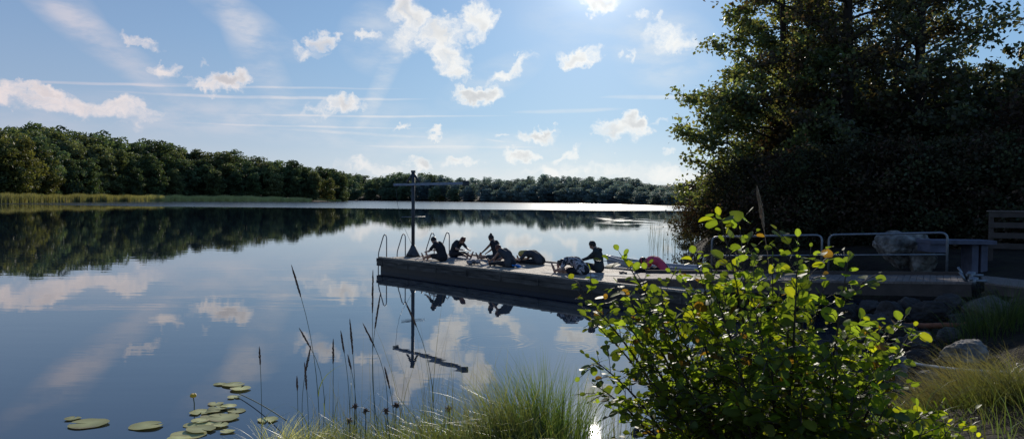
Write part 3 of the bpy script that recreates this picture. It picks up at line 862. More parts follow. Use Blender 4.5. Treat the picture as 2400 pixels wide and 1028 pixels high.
# ---------------------------------------------------------------- rowing boat behind the dock
bow = atY(1421, 604, 25.3); stern_x = atY(1640, 604, 24.2)
bv = Vector((stern_x.x - bow.x, stern_x.y - bow.y, 0)); BL = bv.length
boat = empty('rowing_boat', (bow.x, bow.y, 0), math.atan2(bv.y, bv.x), label='small pale rowing boat moored behind the dock', cat='boat')
def hull(inset, zoff):
    vs, fs = [], []
    ns, nc = 16, 12
    for i_ in range(ns + 1):
        u_ = i_ / ns
        half = (.62 * math.sin(min(1, u_ * 1.75 + .02) * PI / 2) ** .8) * (1 - .12 * max(0, u_ - .6)) - inset
        half = max(.012, half)
        sheer = .34 + .34 * (1 - u_) ** 2.2 + .05 * u_
        keel = -.10 + .42 * max(0, 1 - u_ * 5) ** 2
        for j in range(nc + 1):
            q = -1 + 2 * j / nc
            y = half * math.copysign(abs(q) ** .75, q)
            z = keel + zoff + (sheer - keel - zoff) * abs(q) ** 2.6
            vs.append((u_ * BL + (.10 * (1 - abs(q)) if i_ == 0 else 0), y, z))
    for i_ in range(ns):
        for j in range(nc):
            a = i_ * (nc + 1) + j; fs.append((a, a + 1, a + nc + 2, a + nc + 1))
    fs.append(tuple(ns * (nc + 1) + j for j in range(nc + 1)))
    m_ = MB(); m_.add(vs, fs); return m_, vs, nc, ns
h1, vs1, nc, ns = hull(0, 0); h1.build('hull', M['boat'], boat, True, local=True)
h2, _, _, _ = hull(.035, .03); h2.build('inside', M['boat_in'], boat, True, local=True)
m_ = MB()
for j in (0, nc):
    m_.tube([vs1[i_ * (nc + 1) + j] for i_ in range(ns + 1)], .026, 6)
m_.tube([vs1[ns * (nc + 1)], vs1[ns * (nc + 1) + nc]], .026, 6)
m_.build('gunwale', M['boat'], boat, True, local=True)
for u_ in (.34, .62, .88): MB().box((u_ * BL, 0, .27), (.24, 1.02, .035)).build('thwart', M['boat_in'], boat, local=True)

# ---------------------------------------------------------------- people
def mt(name, col, var=.25, rough=.85, scale=8): return mat(name, col, rough, var, scale)
skin_a = mt('skin', (.40, .24, .17), .1, .55); skin_b = mt('skin_tan', (.33, .19, .13), .1, .55)
cl_black = mt('black_cloth', (.018, .018, .022)); cl_navy = mt('dark_navy_cloth', (.022, .026, .036)); cl_grey = mt('charcoal_cloth', (.05, .052, .058))
cl_pink = mt('pink_cloth', (.62, .07, .13), .15); cl_hoodie = mt('dark_green_grey_hoodie', (.030, .036, .036))
hair_dk = mt('dark_hair', (.022, .014, .010), .4, .5, 30); hair_red = mt('auburn_hair', (.11, .035, .018), .4, .5, 30); hair_bl = mt('blond_hair', (.50, .38, .10), .35, .5, 30)
fl = bpy.data.materials.new('floral_cloth'); N, L = nodes_of(fl); bs = N['Principled BSDF']; bs.inputs['Roughness'].default_value = .85
vo = N.new('ShaderNodeTexNoise'); vo.inputs['Scale'].default_value = 14; vo.inputs['Detail'].default_value = 2; tcn = N.new('ShaderNodeTexCoord'); L.new(tcn.outputs['Object'], vo.inputs['Vector'])
rpn = N.new('ShaderNodeValToRGB'); rpn.color_ramp.interpolation = 'CONSTANT'
rpn.color_ramp.elements[0].color = (.03, .03, .035, 1); rpn.color_ramp.elements[1].position = .5; rpn.color_ramp.elements[1].color = (.50, .47, .46, 1)
x_ = rpn.color_ramp.elements.new(.58); x_.color = (.30, .22, .22, 1)
L.new(vo.outputs['Fac'], rpn.inputs[0]); L.new(rpn.outputs[0], bs.inputs['Base Color'])

def remesh(m_, name, vox, matl, parent, smooth_it=3):
    me = m_.mesh(name)
    o = bpy.data.objects.new(name, me); C.objects.link(o)
    r = o.modifiers.new('r', 'REMESH'); r.mode = 'VOXEL'; r.voxel_size = vox; r.use_smooth_shade = True
    s = o.modifiers.new('s', 'SMOOTH'); s.iterations = smooth_it; s.factor = .5
    dg = bpy.context.evaluated_depsgraph_get()
    me2 = bpy.data.meshes.new_from_object(o.evaluated_get(dg)); me2.name = name
    bpy.data.objects.remove(o); bpy.data.meshes.remove(me)
    return link(name, me2, matl, parent, local=True)
def capsule(m_, a, b, ra, rb, n=10):
    a, b = Vector(a), Vector(b); d = (b - a)
    if d.length < 1e-6: return
    u = d.normalized()
    k = [-.95, -.6, 0]
    pts = [a - u * ra * .98, a - u * ra * .72, a, b, b + u * rb * .72, b + u * rb * .98]
    m_.tube(pts, [ra * .2, ra * .7, ra, rb, rb * .7, rb * .2], n)
def ik(sh, tgt, l1, l2, hint):
    d = tgt - sh; L_ = min(d.length, (l1 + l2) * .995); u = d.normalized(); tgt = sh + u * L_
    a = (l1 * l1 - l2 * l2 + L_ * L_) / (2 * L_); hh = math.sqrt(max(0, l1 * l1 - a * a))
    hv = hint - u * hint.dot(u); hv.normalize()
    return sh + u * a + hv * hh, tgt
def person(px, py, rz, label, lean0, lean1, nod, hands, knees, top, bottom, skin, hair, hairmat, sleeve='short', legwear='short', scale=1.0, spread=.11, extra=None, headturn=0, foot=None):
    """sits on the dock facing local +X; lean0/lean1: forward bend of the lower / upper back from upright; hands: (x, y, z) targets; knees: knee height"""
    pos = atZ(px, py, DZ + .012)
    e = empty('person', pos, R(rz), label=label, cat='person'); e.scale = (scale,) * 3
    hip = Vector((0, 0, .115)); sp = [hip]
    for q, ln in ((0, .17), (.5, .17), (1, .17)):
        a = R(lean0 + (lean1 - lean0) * q); sp.append(sp[-1] + Vector((math.sin(a), 0, math.cos(a))) * ln)
    a1 = R(lean1); back = Vector((math.sin(a1), 0, math.cos(a1))); an = R(lean1 + nod * .5); ah = R(lean1 + nod)
    neck = sp[3] + Vector((math.sin(an), 0, math.cos(an))) * .10
    hd = Vector((math.sin(ah), 0, math.cos(ah))); fwd = Vector((math.cos(ah), 0, -math.sin(ah)))
    yaw = Matrix.Rotation(R(headturn), 3, hd); fwd = yaw @ fwd; sdv = hd.cross(fwd)
    hc = neck + hd * .115 + fwd * .025
    body = MB()
    def torso(m_, g_):
        for sy in (-1, 1):
            w = [.085, .06, .075, .10]; r = [.118, .098, .108, .085]
            for j in range(3):
                capsule(m_, sp[j] + Vector((0, sy * w[j], 0)), sp[j + 1] + Vector((0, sy * w[j + 1], 0)), r[j] + g_, r[j + 1] + g_)
    torso(body, -.012)
    capsule(body, sp[3] - back * .02, neck + hd * .03, .062, .054)
    rotH = Matrix((fwd, sdv, hd)).transposed()
    body.sphere(hc, .1, (.98, .78, 1.18), 16, 12, rotH)
    body.sphere(hc + fwd * .035 - hd * .055, .062, (1, .85, 1), 12, 8, rotH)                 # jaw
    body.sphere(hc + fwd * .103 - hd * .015, .016, (1.2, .8, 1.5), 8, 6, rotH)                # nose
    body.sphere(hc + fwd * .088 - hd * .06, .017, (.8, 1.5, .6), 8, 6, rotH)                  # mouth
    for sy in (-1, 1):
        body.sphere(hc + sdv * sy * .077 - hd * .012, .022, (.9, .4, 1.3), 8, 6, rotH)         # ear
        body.sphere(hc + fwd * .080 + sdv * sy * .033 + hd * .022, .014, (.7, 1.2, .8), 8, 6, rotH)  # brow
    tm, bm = MB(), MB()
    torso(tm, .018 if top is not cl_hoodie else .026)
    shs = []
    for q, sy in enumerate((-1, 1)):
        sh = sp[3] + Vector((0, sy * .175, 0)) - back * .015
        tgt = Vector(hands[q])
        el_, wr = ik(sh, tgt, .285, .25, Vector((-.25, sy * .7, -.5)))
        capsule(body, sh, el_, .047, .038); capsule(body, el_, wr, .037, .026)
        capsule(body, sp[3] + Vector((0, sy * .07, 0)), sh, .075, .055)
        hdv = (wr - el_).normalized(); hdv = (hdv + Vector((.25, 0, -.1))).normalized()
        hs = hdv.cross(Vector((0, 0, 1)));  hs = hs.normalized() if hs.length > .1 else Vector((0, 1, 0))
        hn = hs.cross(hdv)
        palm = wr + hdv * .085
        for w in (-.026, 0, .026): capsule(body, wr + hs * w * .6, palm + hs * w, .016, .015, 8)
        for f_, (off, ln) in enumerate(((-.033, .062), (-.011, .078), (.011, .074), (.033, .056))):
            b0 = palm + hs * off; b1 = b0 + hdv * ln * .55; b2 = b1 + (hdv * .8 - hn * .5).normalized() * ln * .5
            capsule(body, b0, b1, .0095, .0088, 8); capsule(body, b1, b2, .0088, .0078, 8)
        t0 = wr + hdv * .03 - hs * sy * .03; t1 = t0 + (hdv * .7 - hs * sy * .7).normalized() * .045
        capsule(body, t0, t1, .0115, .0105, 8); capsule(body, t1, t1 + hdv * .032, .0105, .009, 8)
        capsule(tm, sp[3] + Vector((0, sy * .07, 0)), sh, .085, .066)
        if sleeve == 'short': capsule(tm, sh, sh.lerp(el_, .72), .064, .056)
        elif sleeve == 'long': capsule(tm, sh, el_, .068, .056); capsule(tm, el_, el_.lerp(wr, .93), .056, .043)
        # leg
        h0 = Vector((.02, sy * .095, .105)); kn = Vector((.43, sy * spread, .075 + knees))
        an_ = Vector((.83 - knees * .45, sy * (spread - .01), .062)) if foot is None else Vector((foot[0], sy * foot[1], .062))
        capsule(body, h0, kn, .082, .055); capsule(body, kn, kn.lerp(an_, .35), .053, .054); capsule(body, kn.lerp(an_, .35), an_, .054, .034)
        fd = Vector((.35, sy * .12, .93)).normalized()
        capsule(body, an_ - fd * .045, an_ + fd * .10, .036, .034, 8); capsule(body, an_ + fd * .10, an_ + fd * .165 + Vector((.01, 0, 0)), .034, .022, 8)
        for w in (-.024, -.010, .004, .018, .030): capsule(body, an_ + fd * .15 + Vector((0, w, 0)), an_ + fd * .192 + Vector((.006, w, 0)), .010, .008, 6)
        capsule(bm, h0, kn if legwear != 'short' else h0.lerp(kn, .8), .103, .074 if legwear != 'short' else .086)
        if legwear == 'long': capsule(bm, kn, an_, .069, .050)
        elif legwear == 'mid': capsule(bm, kn, kn.lerp(an_, .45), .066, .058)
    for sy in (-1, 1): capsule(bm, hip + Vector((-.02, sy * .05, -.005)), sp[1] + Vector((0, sy * .05, 0)) * 1.0 - (sp[1] - hip) * .35, .128, .112)
    remesh(body, 'body', .0085, skin, e)
    remesh(tm, 'top' if sleeve == 'none' else ('hoodie' if top is cl_hoodie else 'shirt'), .014, top, e)
    remesh(bm, 'trousers' if legwear != 'short' else 'shorts', .014, bottom, e)
    hm = MB()
    hm.sphere(hc - fwd * .012 + hd * .022, .108, (1.0, .82, 1.10), 16, 12, rotH)
    cut = MB()
    if hair == 'bun': hm.sphere(hc - fwd * .075 + hd * .115, .048, (1, 1, 1), 12, 8)
    if hair == 'topknot': hm.sphere(hc - fwd * .02 + hd * .14, .042, (1, 1, .9), 12, 8)
    if hair == 'long':
        capsule(hm, hc - fwd * .05, hc - fwd * .085 - hd * .17, .075, .045)
        for sy in (-1, 1): capsule(hm, hc + sdv * sy * .06, hc + sdv * sy * .065 - hd * .15, .04, .03)
    if hair == 'pony': capsule(hm, hc - fwd * .09 + hd * .04, hc - fwd * .15 - hd * .14, .035, .018)
    ho = remesh(hm, 'hair', .010, hairmat, e, 2)
    # trim the hair off the face: keep what lies behind the hairline
    bmx = bmesh.new(); bmx.from_mesh(ho.data)
    dele = [v for v in bmx.verts if (v.co - hc).dot(fwd) > .045 and (v.co - hc).dot(hd) < .055 and (v.co - hc).length < .16]
    bmesh.ops.delete(bmx, geom=dele, context='VERTS'); bmx.to_mesh(ho.data); bmx.free()
    for sy in (-1, 1):
        MB().sphere(hc + fwd * .088 + sdv * sy * .032 + hd * .004, .0085, (1, 1, 1), 8, 6).build('eye', M['black'], e, True, local=True)
    if extra: extra(e, hc, hd, fwd, sdv, sp)
    return e
def hood(e, hc, hd, fwd, sdv, sp):
    m_ = MB(); m_.sphere(sp[3] - Vector((.10, 0, -.03)), .075, (.8, 1.35, .9), 12, 8); remesh(m_, 'hood', .012, cl_hoodie, e)
def band(e, hc, hd, fwd, sdv, sp):
    m_ = MB(); pts = [hc + hd * .05 + (fwd * math.cos(q) * .113 + sdv * math.sin(q) * .094) for q in [2 * PI * k / 20 for k in range(21)]]
    m_.tube(pts, .012, 6, False).build('headband', cl_pink, e, True, local=True)
def straps(e, hc, hd, fwd, sdv, sp):
    m_ = MB()
    for sy in (-1, 1): m_.tube([sp[2] + Vector((-.115, sy * .05, 0)), sp[3] + Vector((-.095, sy * .085, -.02)), sp[3] + Vector((-.02, sy * .115, .09))], .014, 6)
    m_.build('strap', mt('orange_strap', (.55, .14, .06)), e, True, local=True)
FA = 136
person(1037, 611, FA + 8, 'person in dark cap-like hair and black tee near the post, leaning forward over bent legs', 12, 40, 12, ((.55, -.16, .33), (.57, .16, .30)), .10, cl_black, cl_black, skin_a, 'crop', hair_dk)
person(1064, 602, -42, 'auburn haired person in dark tee, the only one facing right, reaching for the feet', 14, 46, 18, ((.62, -.14, .30), (.62, .14, .30)), .08, cl_navy, cl_black, skin_a, 'topknot', hair_red, legwear='mid')
person(1166, 610, FA + 6, 'bare-armed person with dark hair bun sitting upright behind another, arms stretched down to the feet', 8, 26, 12, ((.66, -.16, .18), (.66, .16, .18)), .03, cl_black, cl_grey, skin_b, 'bun', hair_dk, sleeve='none')
person(1196, 626, FA, 'bare-armed person in dark top with orange straps, bending over beside the blue towel', 22, 58, 8, ((.70, -.14, .18), (.68, .14, .20)), .03, cl_grey, cl_black, skin_b, 'crop', hair_red, sleeve='none', legwear='long', extra=straps)
person(1266, 619, FA + 14, 'blond person in dark clothes folded low over both legs in mid dock', 40, 88, 6, ((.80, -.13, .14), (.80, .13, .13)), .0, cl_grey, cl_black, skin_a, 'long', hair_bl, sleeve='short', legwear='long', scale=1.05)
person(1366, 643, FA + 4, 'person in black and white floral blouse folded over stretched bare legs, hair in a bun', 40, 84, 30, ((.60, -.16, .12), (.60, .16, .12)), .0, fl, cl_black, skin_a, 'bun', hair_dk, sleeve='short', legwear='short', scale=1.12)
person(1404, 637, FA + 22, 'person in dark hooded top sitting tallest and most upright, back towards the boat', 2, 14, 24, ((.48, -.20, .36), (.50, .12, .34)), .12, cl_hoodie, cl_black, skin_a, 'crop', hair_dk, sleeve='long', legwear='long', extra=hood)
person(1556, 640, FA + 24, 'person in bright pink shirt and headband bending forward behind the leafy shrub', 30, 78, 26, ((.66, -.15, .14), (.66, .15, .14)), .0, cl_pink, cl_black, skin_a, 'crop', hair_dk, sleeve='short', legwear='long', extra=band)

# mats and things lying on the dock
def mat_on(px, py, ln, wd, m_, label, rz=FA, dz=0.0):
    c = atZ(px, py, DZ + .006); a = R(rz)
    ux_, uy_ = Vector((math.cos(a), math.sin(a), 0)), Vector((-math.sin(a), math.cos(a), 0))
    pts = []
    r_ = .05
    for sx, sy, a0 in ((1, 1, 0), (-1, 1, 90), (-1, -1, 180), (1, -1, 270)):
        for k in range(5):
            q = R(a0 + 90 * k / 4); pts.append(c + ux_ * (sx * (ln / 2 - r_) + r_ * math.cos(q)) + uy_ * (sy * (wd / 2 - r_) + r_ * math.sin(q)))
    mm = MB(); n = len(pts); up6 = Vector((0, 0, .006))
    mm.add([p + up6 for p in pts] + [p - up6 for p in pts], [tuple(range(n)), tuple(reversed(range(n, 2 * n)))] + [(k, n + k, n + (k + 1) % n, (k + 1) % n) for k in range(n)])
    tag(mm.build('exercise_mat', m_), label, 'mat', 'exercise mats on the dock')
mat_tan = mt('tan_mat', (.34, .31, .27), .12, .8); mat_grey = mt('grey_mat', (.20, .21, .22), .12, .8); mat_blue = mt('blue_mat', (.05, .10, .20), .12, .8)
mat_on(1015, 607, 1.8, .62, mat_grey, 'grey exercise mat under the person nearest the post', FA + 8)
mat_on(1082, 603, 1.8, .62, mat_blue, 'dark blue exercise mat under the person facing right', -42)
mat_on(1148, 611, 1.7, .60, mat_grey, 'grey exercise mat under the bare-armed person with the bun', FA + 6)
mat_on(1176, 624, 1.8, .62, mat_tan, 'tan exercise mat under the person bending by the blue towel', FA)
mat_on(1250, 617, 1.8, .62, mat_tan, 'tan exercise mat under the folded blond person', FA + 14)
mat_on(1340, 641, 1.8, .62, mat_tan, 'tan exercise mat under the person in the floral blouse', FA + 4)
mat_on(1412, 642, 1.7, .62, mat_tan, 'tan exercise mat behind the person in the hooded top', FA + 22)
mat_on(1530, 641, 1.5, .60, mat_grey, 'grey exercise mat under the person in pink', FA + 24)
def heap(px, py, sx, sy, sz, m_, name, label, cat, seed):
    """a crumpled bundle of cloth: a remeshed pile of lumps"""
    p = atZ(px, py, DZ + .012); rs2 = random.Random(seed); mm = MB()
    for k in range(12): mm.sphere((rs2.uniform(-.42, .42) * sx, rs2.uniform(-.42, .42) * sy, rs2.uniform(.1, .55) * sz), .5 * rs2.uniform(.35, .6) * min(sx, sy), (1.3, 1, .55 * sz / min(sx, sy) * 1.4), 10, 7, Matrix.Rotation(rs2.uniform(0, 3), 3, 'Z') @ Matrix.Rotation(rs2.uniform(-.5, .5), 3, 'X'))
    o = remesh(mm, name, .016, m_, None, 1); o.location = p
    tag(o, label, cat); return o
heap(1207, 626, .42, .28, .14, mt('blue_towel', (.02, .20, .55), .3), 'towel', 'crumpled bright blue towel beside the person with orange straps', 'towel', 3)
heap(1110, 619, .42, .30, .24, mt('grey_bag_cloth', (.20, .20, .21), .3), 'bag', 'slumped grey bag on the dock edge before the people with bare arms', 'bag', 4)
heap(1388, 648, .26, .20, .10, mt('pale_cloth', (.48, .47, .45), .3), 'folded_cloth', 'small pale folded cloth in front of the person in the hooded top', 'cloth', 5)
heap(960, 601, .22, .20, .16, cl_grey, 'bag', 'small dark bag at the foot of the tall post', 'bag', 6)
heap(1460, 641, .20, .16, .10, cl_grey, 'shoe_pile', 'small dark pile of shoes at the outer end of the gangway', 'shoes', 8)

# ---------------------------------------------------------------- rocks and things on the right bank
def rock(px, py, Y, w, hgt, dp, matl, label, seed, rz=0, group=None, sink=.2, name='rock'):
    p = atY(px, py, Y); rs2 = random.Random(seed)
    bm = bmesh.new(); bmesh.ops.create_icosphere(bm, subdivisions=5, radius=1)
    cuts = []
    for k in range(11):
        d = Vector((rs2.gauss(0, 1), rs2.gauss(0, 1), rs2.gauss(0, .8))).normalized(); cuts.append((d, rs2.uniform(.55, .88)))
    off = Vector((rs2.uniform(0, 50), rs2.uniform(0, 50), 0))
    from mathutils import noise as mn
    for v in bm.verts:
        c = v.co.copy()
        for d, h_ in cuts:
            q = c.dot(d)
            if q > h_: c -= d * (q - h_) * .92
        c *= 1 + .14 * mn.fractal(c * 1.7 + off, .8, 2.1, 6) - .10 * max(0, .12 - abs(mn.noise(c * 2.6 + off))) / .12 + .03 * mn.noise(c * 11 + off)
        v.co = Vector((c.x * w / 2 * 1.15, c.y * dp / 2 * 1.15, c.z * hgt / 2 * 1.25))
    me = bpy.data.meshes.new(name); bm.to_mesh(me); bm.free()
    me.polygons.foreach_set('use_smooth', [True] * len(me.polygons))
    o = link(name, me, matl); o.location = (p.x, p.y, p.z + hgt * (.5 - sink)); o.rotation_euler = (rs2.uniform(-.2, .2), rs2.uniform(-.2, .2), rz)
    tag(o, label, 'rock', group); return o
M['rockdark'] = mat('shaded_rock', (.05, .042, .036), .9, .45, 3, .9)  # darker copy of the rock, with shade painted into its colour
rock(2115, 622, 19.3, 1.55, .95, 1.2, M['rockpale'], 'big pale sharp-edged boulder seen through the gangway railing', 31, .5, sink=.05, name='boulder')
rock(2155, 628, 18.9, .8, .62, .7, M['rockpale'], 'smaller brownish boulder leaning on the right of the big pale boulder', 32, 1.0, sink=.1, name='boulder')
rock(2268, 838, 10.0, .72, .26, .5, M['rockpale'], 'flat pale slab of rock above the straw grass clump', 33, .2)
rock(2105, 872, 9.6, .30, .26, .26, M['rockpale'], 'small pale pointed rock where the rope meets the shrub', 34, .9)
rock(2175, 888, 9.2, .30, .12, .26, M['rock'], 'small flat rock just below the rope, left of the straw grass', 35, .3)
rock(2150, 806, 11.5, .5, .22, .4, M['rock'], 'grey rock below the rusty pole, right of the shrub tip', 36, .1)
rock(2225, 800, 12.0, .42, .26, .36, M['rock'], 'brownish block of rock just under the right end of the rusty pole', 37, .4)
rock(2330, 745, 13.2, .85, .45, .7, M['rock'], 'broad brownish rock on the bank below the shore ramp', 38, .7)
rock(2395, 712, 14.3, .5, .22, .4, M['rock'], 'grey stone under the shore ramp at the right picture edge', 39, .7)
rock(1497, 960, 8.6, .20, .10, .17, M['rockpale'], 'pale wet stone in the shallows at the left foot of the shrub', 40, .3)
rock(1545, 1016, 7.8, .18, .09, .15, M['rockpale'], 'small pale stone at the bottom edge, lower left of the shrub', 41, .3)
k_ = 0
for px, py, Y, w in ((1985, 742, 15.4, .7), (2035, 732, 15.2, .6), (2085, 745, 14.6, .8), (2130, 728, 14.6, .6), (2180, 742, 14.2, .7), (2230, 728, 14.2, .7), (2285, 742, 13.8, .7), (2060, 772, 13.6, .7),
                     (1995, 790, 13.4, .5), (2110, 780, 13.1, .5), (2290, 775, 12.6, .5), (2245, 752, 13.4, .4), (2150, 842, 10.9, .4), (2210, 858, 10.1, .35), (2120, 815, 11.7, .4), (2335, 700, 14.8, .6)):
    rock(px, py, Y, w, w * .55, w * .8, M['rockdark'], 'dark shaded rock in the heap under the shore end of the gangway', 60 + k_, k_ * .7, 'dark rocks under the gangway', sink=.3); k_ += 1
# rusty pole lying on the rocks
a, b = atZ(2120, 763, .36), atZ(2262, 762, .42)
po = empty('rusty_pole', (a + b) / 2, 0, label='reddish rusty pole lying across the rocks under the gangway', cat='pole')
MB().tube([a.lerp(b, k / 6) + Vector((0, 0, .006 * math.sin(k * 2))) for k in range(7)], .05, 10).build('bar', M['rust'], po, True)
for p_ in (a, b): MB().tube([p_ - (b - a).normalized() * .01, p_ + (b - a).normalized() * .03], .058, 10).build('collar', M['rust'], po, True)
# rope with its stake
a, b = atZ(2060, 833, .30), atZ(2388, 872, .72)
a.z, b.z = .30, .72
rp_ = empty('rope', a, 0, label='pale twisted rope strung from the shrub over the rocks to the right edge', cat='rope')
core = [a.lerp(b, t) - Vector((0, 0, .16 * 4 * t * (1 - t) * .35)) for t in [k / 90 for k in range(91)]]
tdir = (b - a).normalized(); s1_ = tdir.cross(Vector((0, 0, 1))).normalized(); s2_ = s1_.cross(tdir)
for ph in range(3):
    pts = []
    for k in range(0, 900):
        t = k / 899; c = a.lerp(b, t) - Vector((0, 0, .16 * 4 * t * (1 - t) * .35)); q = t * 2 * PI * 58 + ph * 2 * PI / 3
        pts.append(c + s1_ * math.cos(q) * .010 + s2_ * math.sin(q) * .010)
    MB().tube(pts, .0095, 5).build('strand', M['rope'], rp_, True)
st_ = empty('mooring_stake', (b.x, b.y, gz(b.x, b.y)), 0, label='short dark mooring stake with a metal shackle at the right end of the rope', cat='stake')
MB().tube([(b.x + .02, b.y, gz(b.x, b.y) - .2), (b.x, b.y, b.z + .10)], .028, 8).build('pin', M['postmetal'], st_, True)
m_ = MB(); m_.tube([b + Vector((.055 * math.cos(q), 0, .055 * math.sin(q))) for q in [2 * PI * k / 14 for k in range(15)]], .014, 6, False); m_.build('shackle', M['galv'], st_, True)
# stone table behind the gangway end
tc_ = atY(2240, 562, 18.2)
gzt = gz(tc_.x, tc_.y)
tb_ = empty('table', (tc_.x, tc_.y, gzt), R(-4), label='bluish grey concrete table standing behind the shore end of the gangway', cat='table')
MB().box((0, 0, tc_.z - gzt - .04), (1.55, .75, .09)).build('table_top', M['concrete'], tb_, local=True)
MB().box((-.56, 0, tc_.z - gzt - .19), (.40, .66, .205)).build('end_block', M['concrete'], tb_, local=True)
for x_ in (.34, .56): MB().box((x_, 0, (tc_.z - gzt) / 2 - .12), (.15, .5, tc_.z - gzt + .05)).build('leg', M['concrete'], tb_, local=True)
# slatted fence at the right edge
fe = atY(2318, 560, 19.0); gzf = gz(fe.x, fe.y)
fn_ = empty('board_fence', (fe.x, fe.y, gzf), R(-14), label='dark fence of spaced horizontal boards at the right picture edge', cat='fence')
zt = atY(2330, 496, 19.0).z - gzf
for k in range(4): MB().box((1.4, -.035, zt - .07 - k * .27), (2.85, .028, .14)).build('board', M['gangside'], fn_, local=True)
for x_ in (.05, 1.0, 1.9, 2.75): MB().box((x_, .025, zt / 2 - .12), (.09, .09, zt + .2)).build('fence_post', M['gangside'], fn_, local=True)
MB().box((1.4, 0, zt + .018), (2.9, .15, .03)).build('top_board', M['gangwood'], fn_, local=True)
# black float in the water
c = atZ(1516, 842, 0)
bu = empty('float_ball', (c.x, c.y, 0), 0, label='round black float on the water left of the shrub', cat='float')
MB().sphere((0, 0, .07), .115, (1, 1, 1), 20, 14).build('ball', M['black'], bu, True, local=True)
m_ = MB(); m_.tube([(.035 * math.cos(q), 0, .205 + .035 * math.sin(q)) for q in [2 * PI * k / 12 for k in range(13)]], .010, 6, False); m_.build('eyelet', M['galv'], bu, True, local=True)

# ---------------------------------------------------------------- water lilies
def pad(px, py, rpx, label, group=None, seed=0, z=.012):
    c = atZ(px, py, z); r_ = rpx * c.y / F; g = np.random.default_rng(seed)
    a0 = g.uniform(0, 6.28); n = 30
    vs = [(0, 0, .002)]
    for ring in (.5, 1.0):
        for k in range(n + 1):
            q = a0 + .16 * (1.0 if ring == 1 else .6) + (2 * PI - .32 * (1.0 if ring == 1 else .6)) * k / n
            rr_ = r_ * ring * (1 + .04 * math.sin(3 * q + seed) + .02 * math.sin(7 * q))
            vs.append((rr_ * math.cos(q) * 1.08, rr_ * math.sin(q) * .95, (.003 * math.sin(2 * q + seed) + (.005 * abs(math.sin(q * 1.5 + seed)) if ring == 1 else 0))))
    fs = [(0, 1 + k, 2 + k, 2 + k) for k in range(n)]
    f3 = [(0, 1 + k, 2 + k) for k in range(n)]; f4 = [(1 + k, 2 + n + k, 3 + n + k, 2 + k) for k in range(n)]
    me = bpy.data.meshes.new('lily_pad'); me.from_pydata(vs, [], f3 + f4); me.update()
    me.polygons.foreach_set('use_smooth', [True] * len(me.polygons))
    at_ = me.attributes.new('Col', 'FLOAT_COLOR', 'POINT')
    base = np.array((.56, .55, .23)) * g.uniform(.8, 1.15)
    cc = np.ones((len(vs), 4), np.float32); cc[:, :3] = base
    cc[n + 2:, :3] = base * np.array((.85, .8, .7)); cc[0, :3] = base * 1.2
    if g.uniform() < .35: cc[n + 2 + 5:n + 2 + 12, :3] = (.34, .27, .13)
    at_.data.foreach_set('color', cc.ravel())
    o = link('lily_pad', me, M['pad']); o.location = c; o.rotation_euler = (g.uniform(-.02, .02), g.uniform(-.02, .02), 0)
    tag(o, label, 'lily pad', group); return o
pad(207, 991, 41, 'largest lone lily pad at the far left', None, 1)
pad(171, 979, 17, 'tiny lily pad just above the largest lone pad at the far left', None, 2)
pad(343, 996, 35, 'lone oval lily pad between the left pad and the cluster', None, 3)
GU = 'lily pads of the small upper group'; LU = 'lily pad in the small group below the brown seed heads, beyond the cluster'
for j, (px, py, r_) in enumerate(((516, 899, 14), (547, 900, 24), (563, 909, 22))): pad(px, py, r_, LU, GU, 10 + j, .008 + .005 * (j % 3))
pad(548, 929, 14, 'single small lily pad between the upper group and the big cluster', None, 14)
GC = 'lily pads of the big cluster'; LC = 'pale green lily pad in the overlapping cluster beside the yellow flower'
for j, (px, py, r_) in enumerate(((505, 945, 17), (472, 964, 25), (511, 955, 20), (537, 950, 17), (555, 962, 19), (493, 975, 22), (521, 977, 34), (470, 984, 20), (457, 994, 24), (490, 992, 26), (515, 994, 19),
                                  (470, 1004, 31), (440, 1018, 38), (533, 1009, 16), (420, 1026, 26), (500, 962, 15), (543, 972, 16))):
    pad(px, py, r_, LC, GC, 20 + j, .006 + .0055 * (j % 4))
pad(627, 982, 22, 'lily pad showing behind the pale grass right of the cluster', None, 50)
fb_ = atZ(455, 962, 0); ft = atY(453, 928, fb_.y)
fo = empty('water_lily_flower', fb_, 0, label='small yellow water lily flower on a dark stalk left of the pad cluster', cat='flower')
MB().tube([fb_ - Vector((0, 0, .05)), fb_.lerp(ft, .5) + Vector((.008, 0, 0)), ft], [.006, .006, .007], 7).build('stalk', M['stem'], fo, True)
for k in range(5):
    q = 2 * PI * k / 5
    MB().sphere(ft + Vector((.020 * math.cos(q), .020 * math.sin(q), .012)), .024, (.8, .8, 1), 10, 7).build('petal', M['flower'], fo, True)
MB().sphere(ft + Vector((0, 0, .016)), .017, (1, 1, .8), 10, 7).build('centre', M['seedhead'], fo, True)

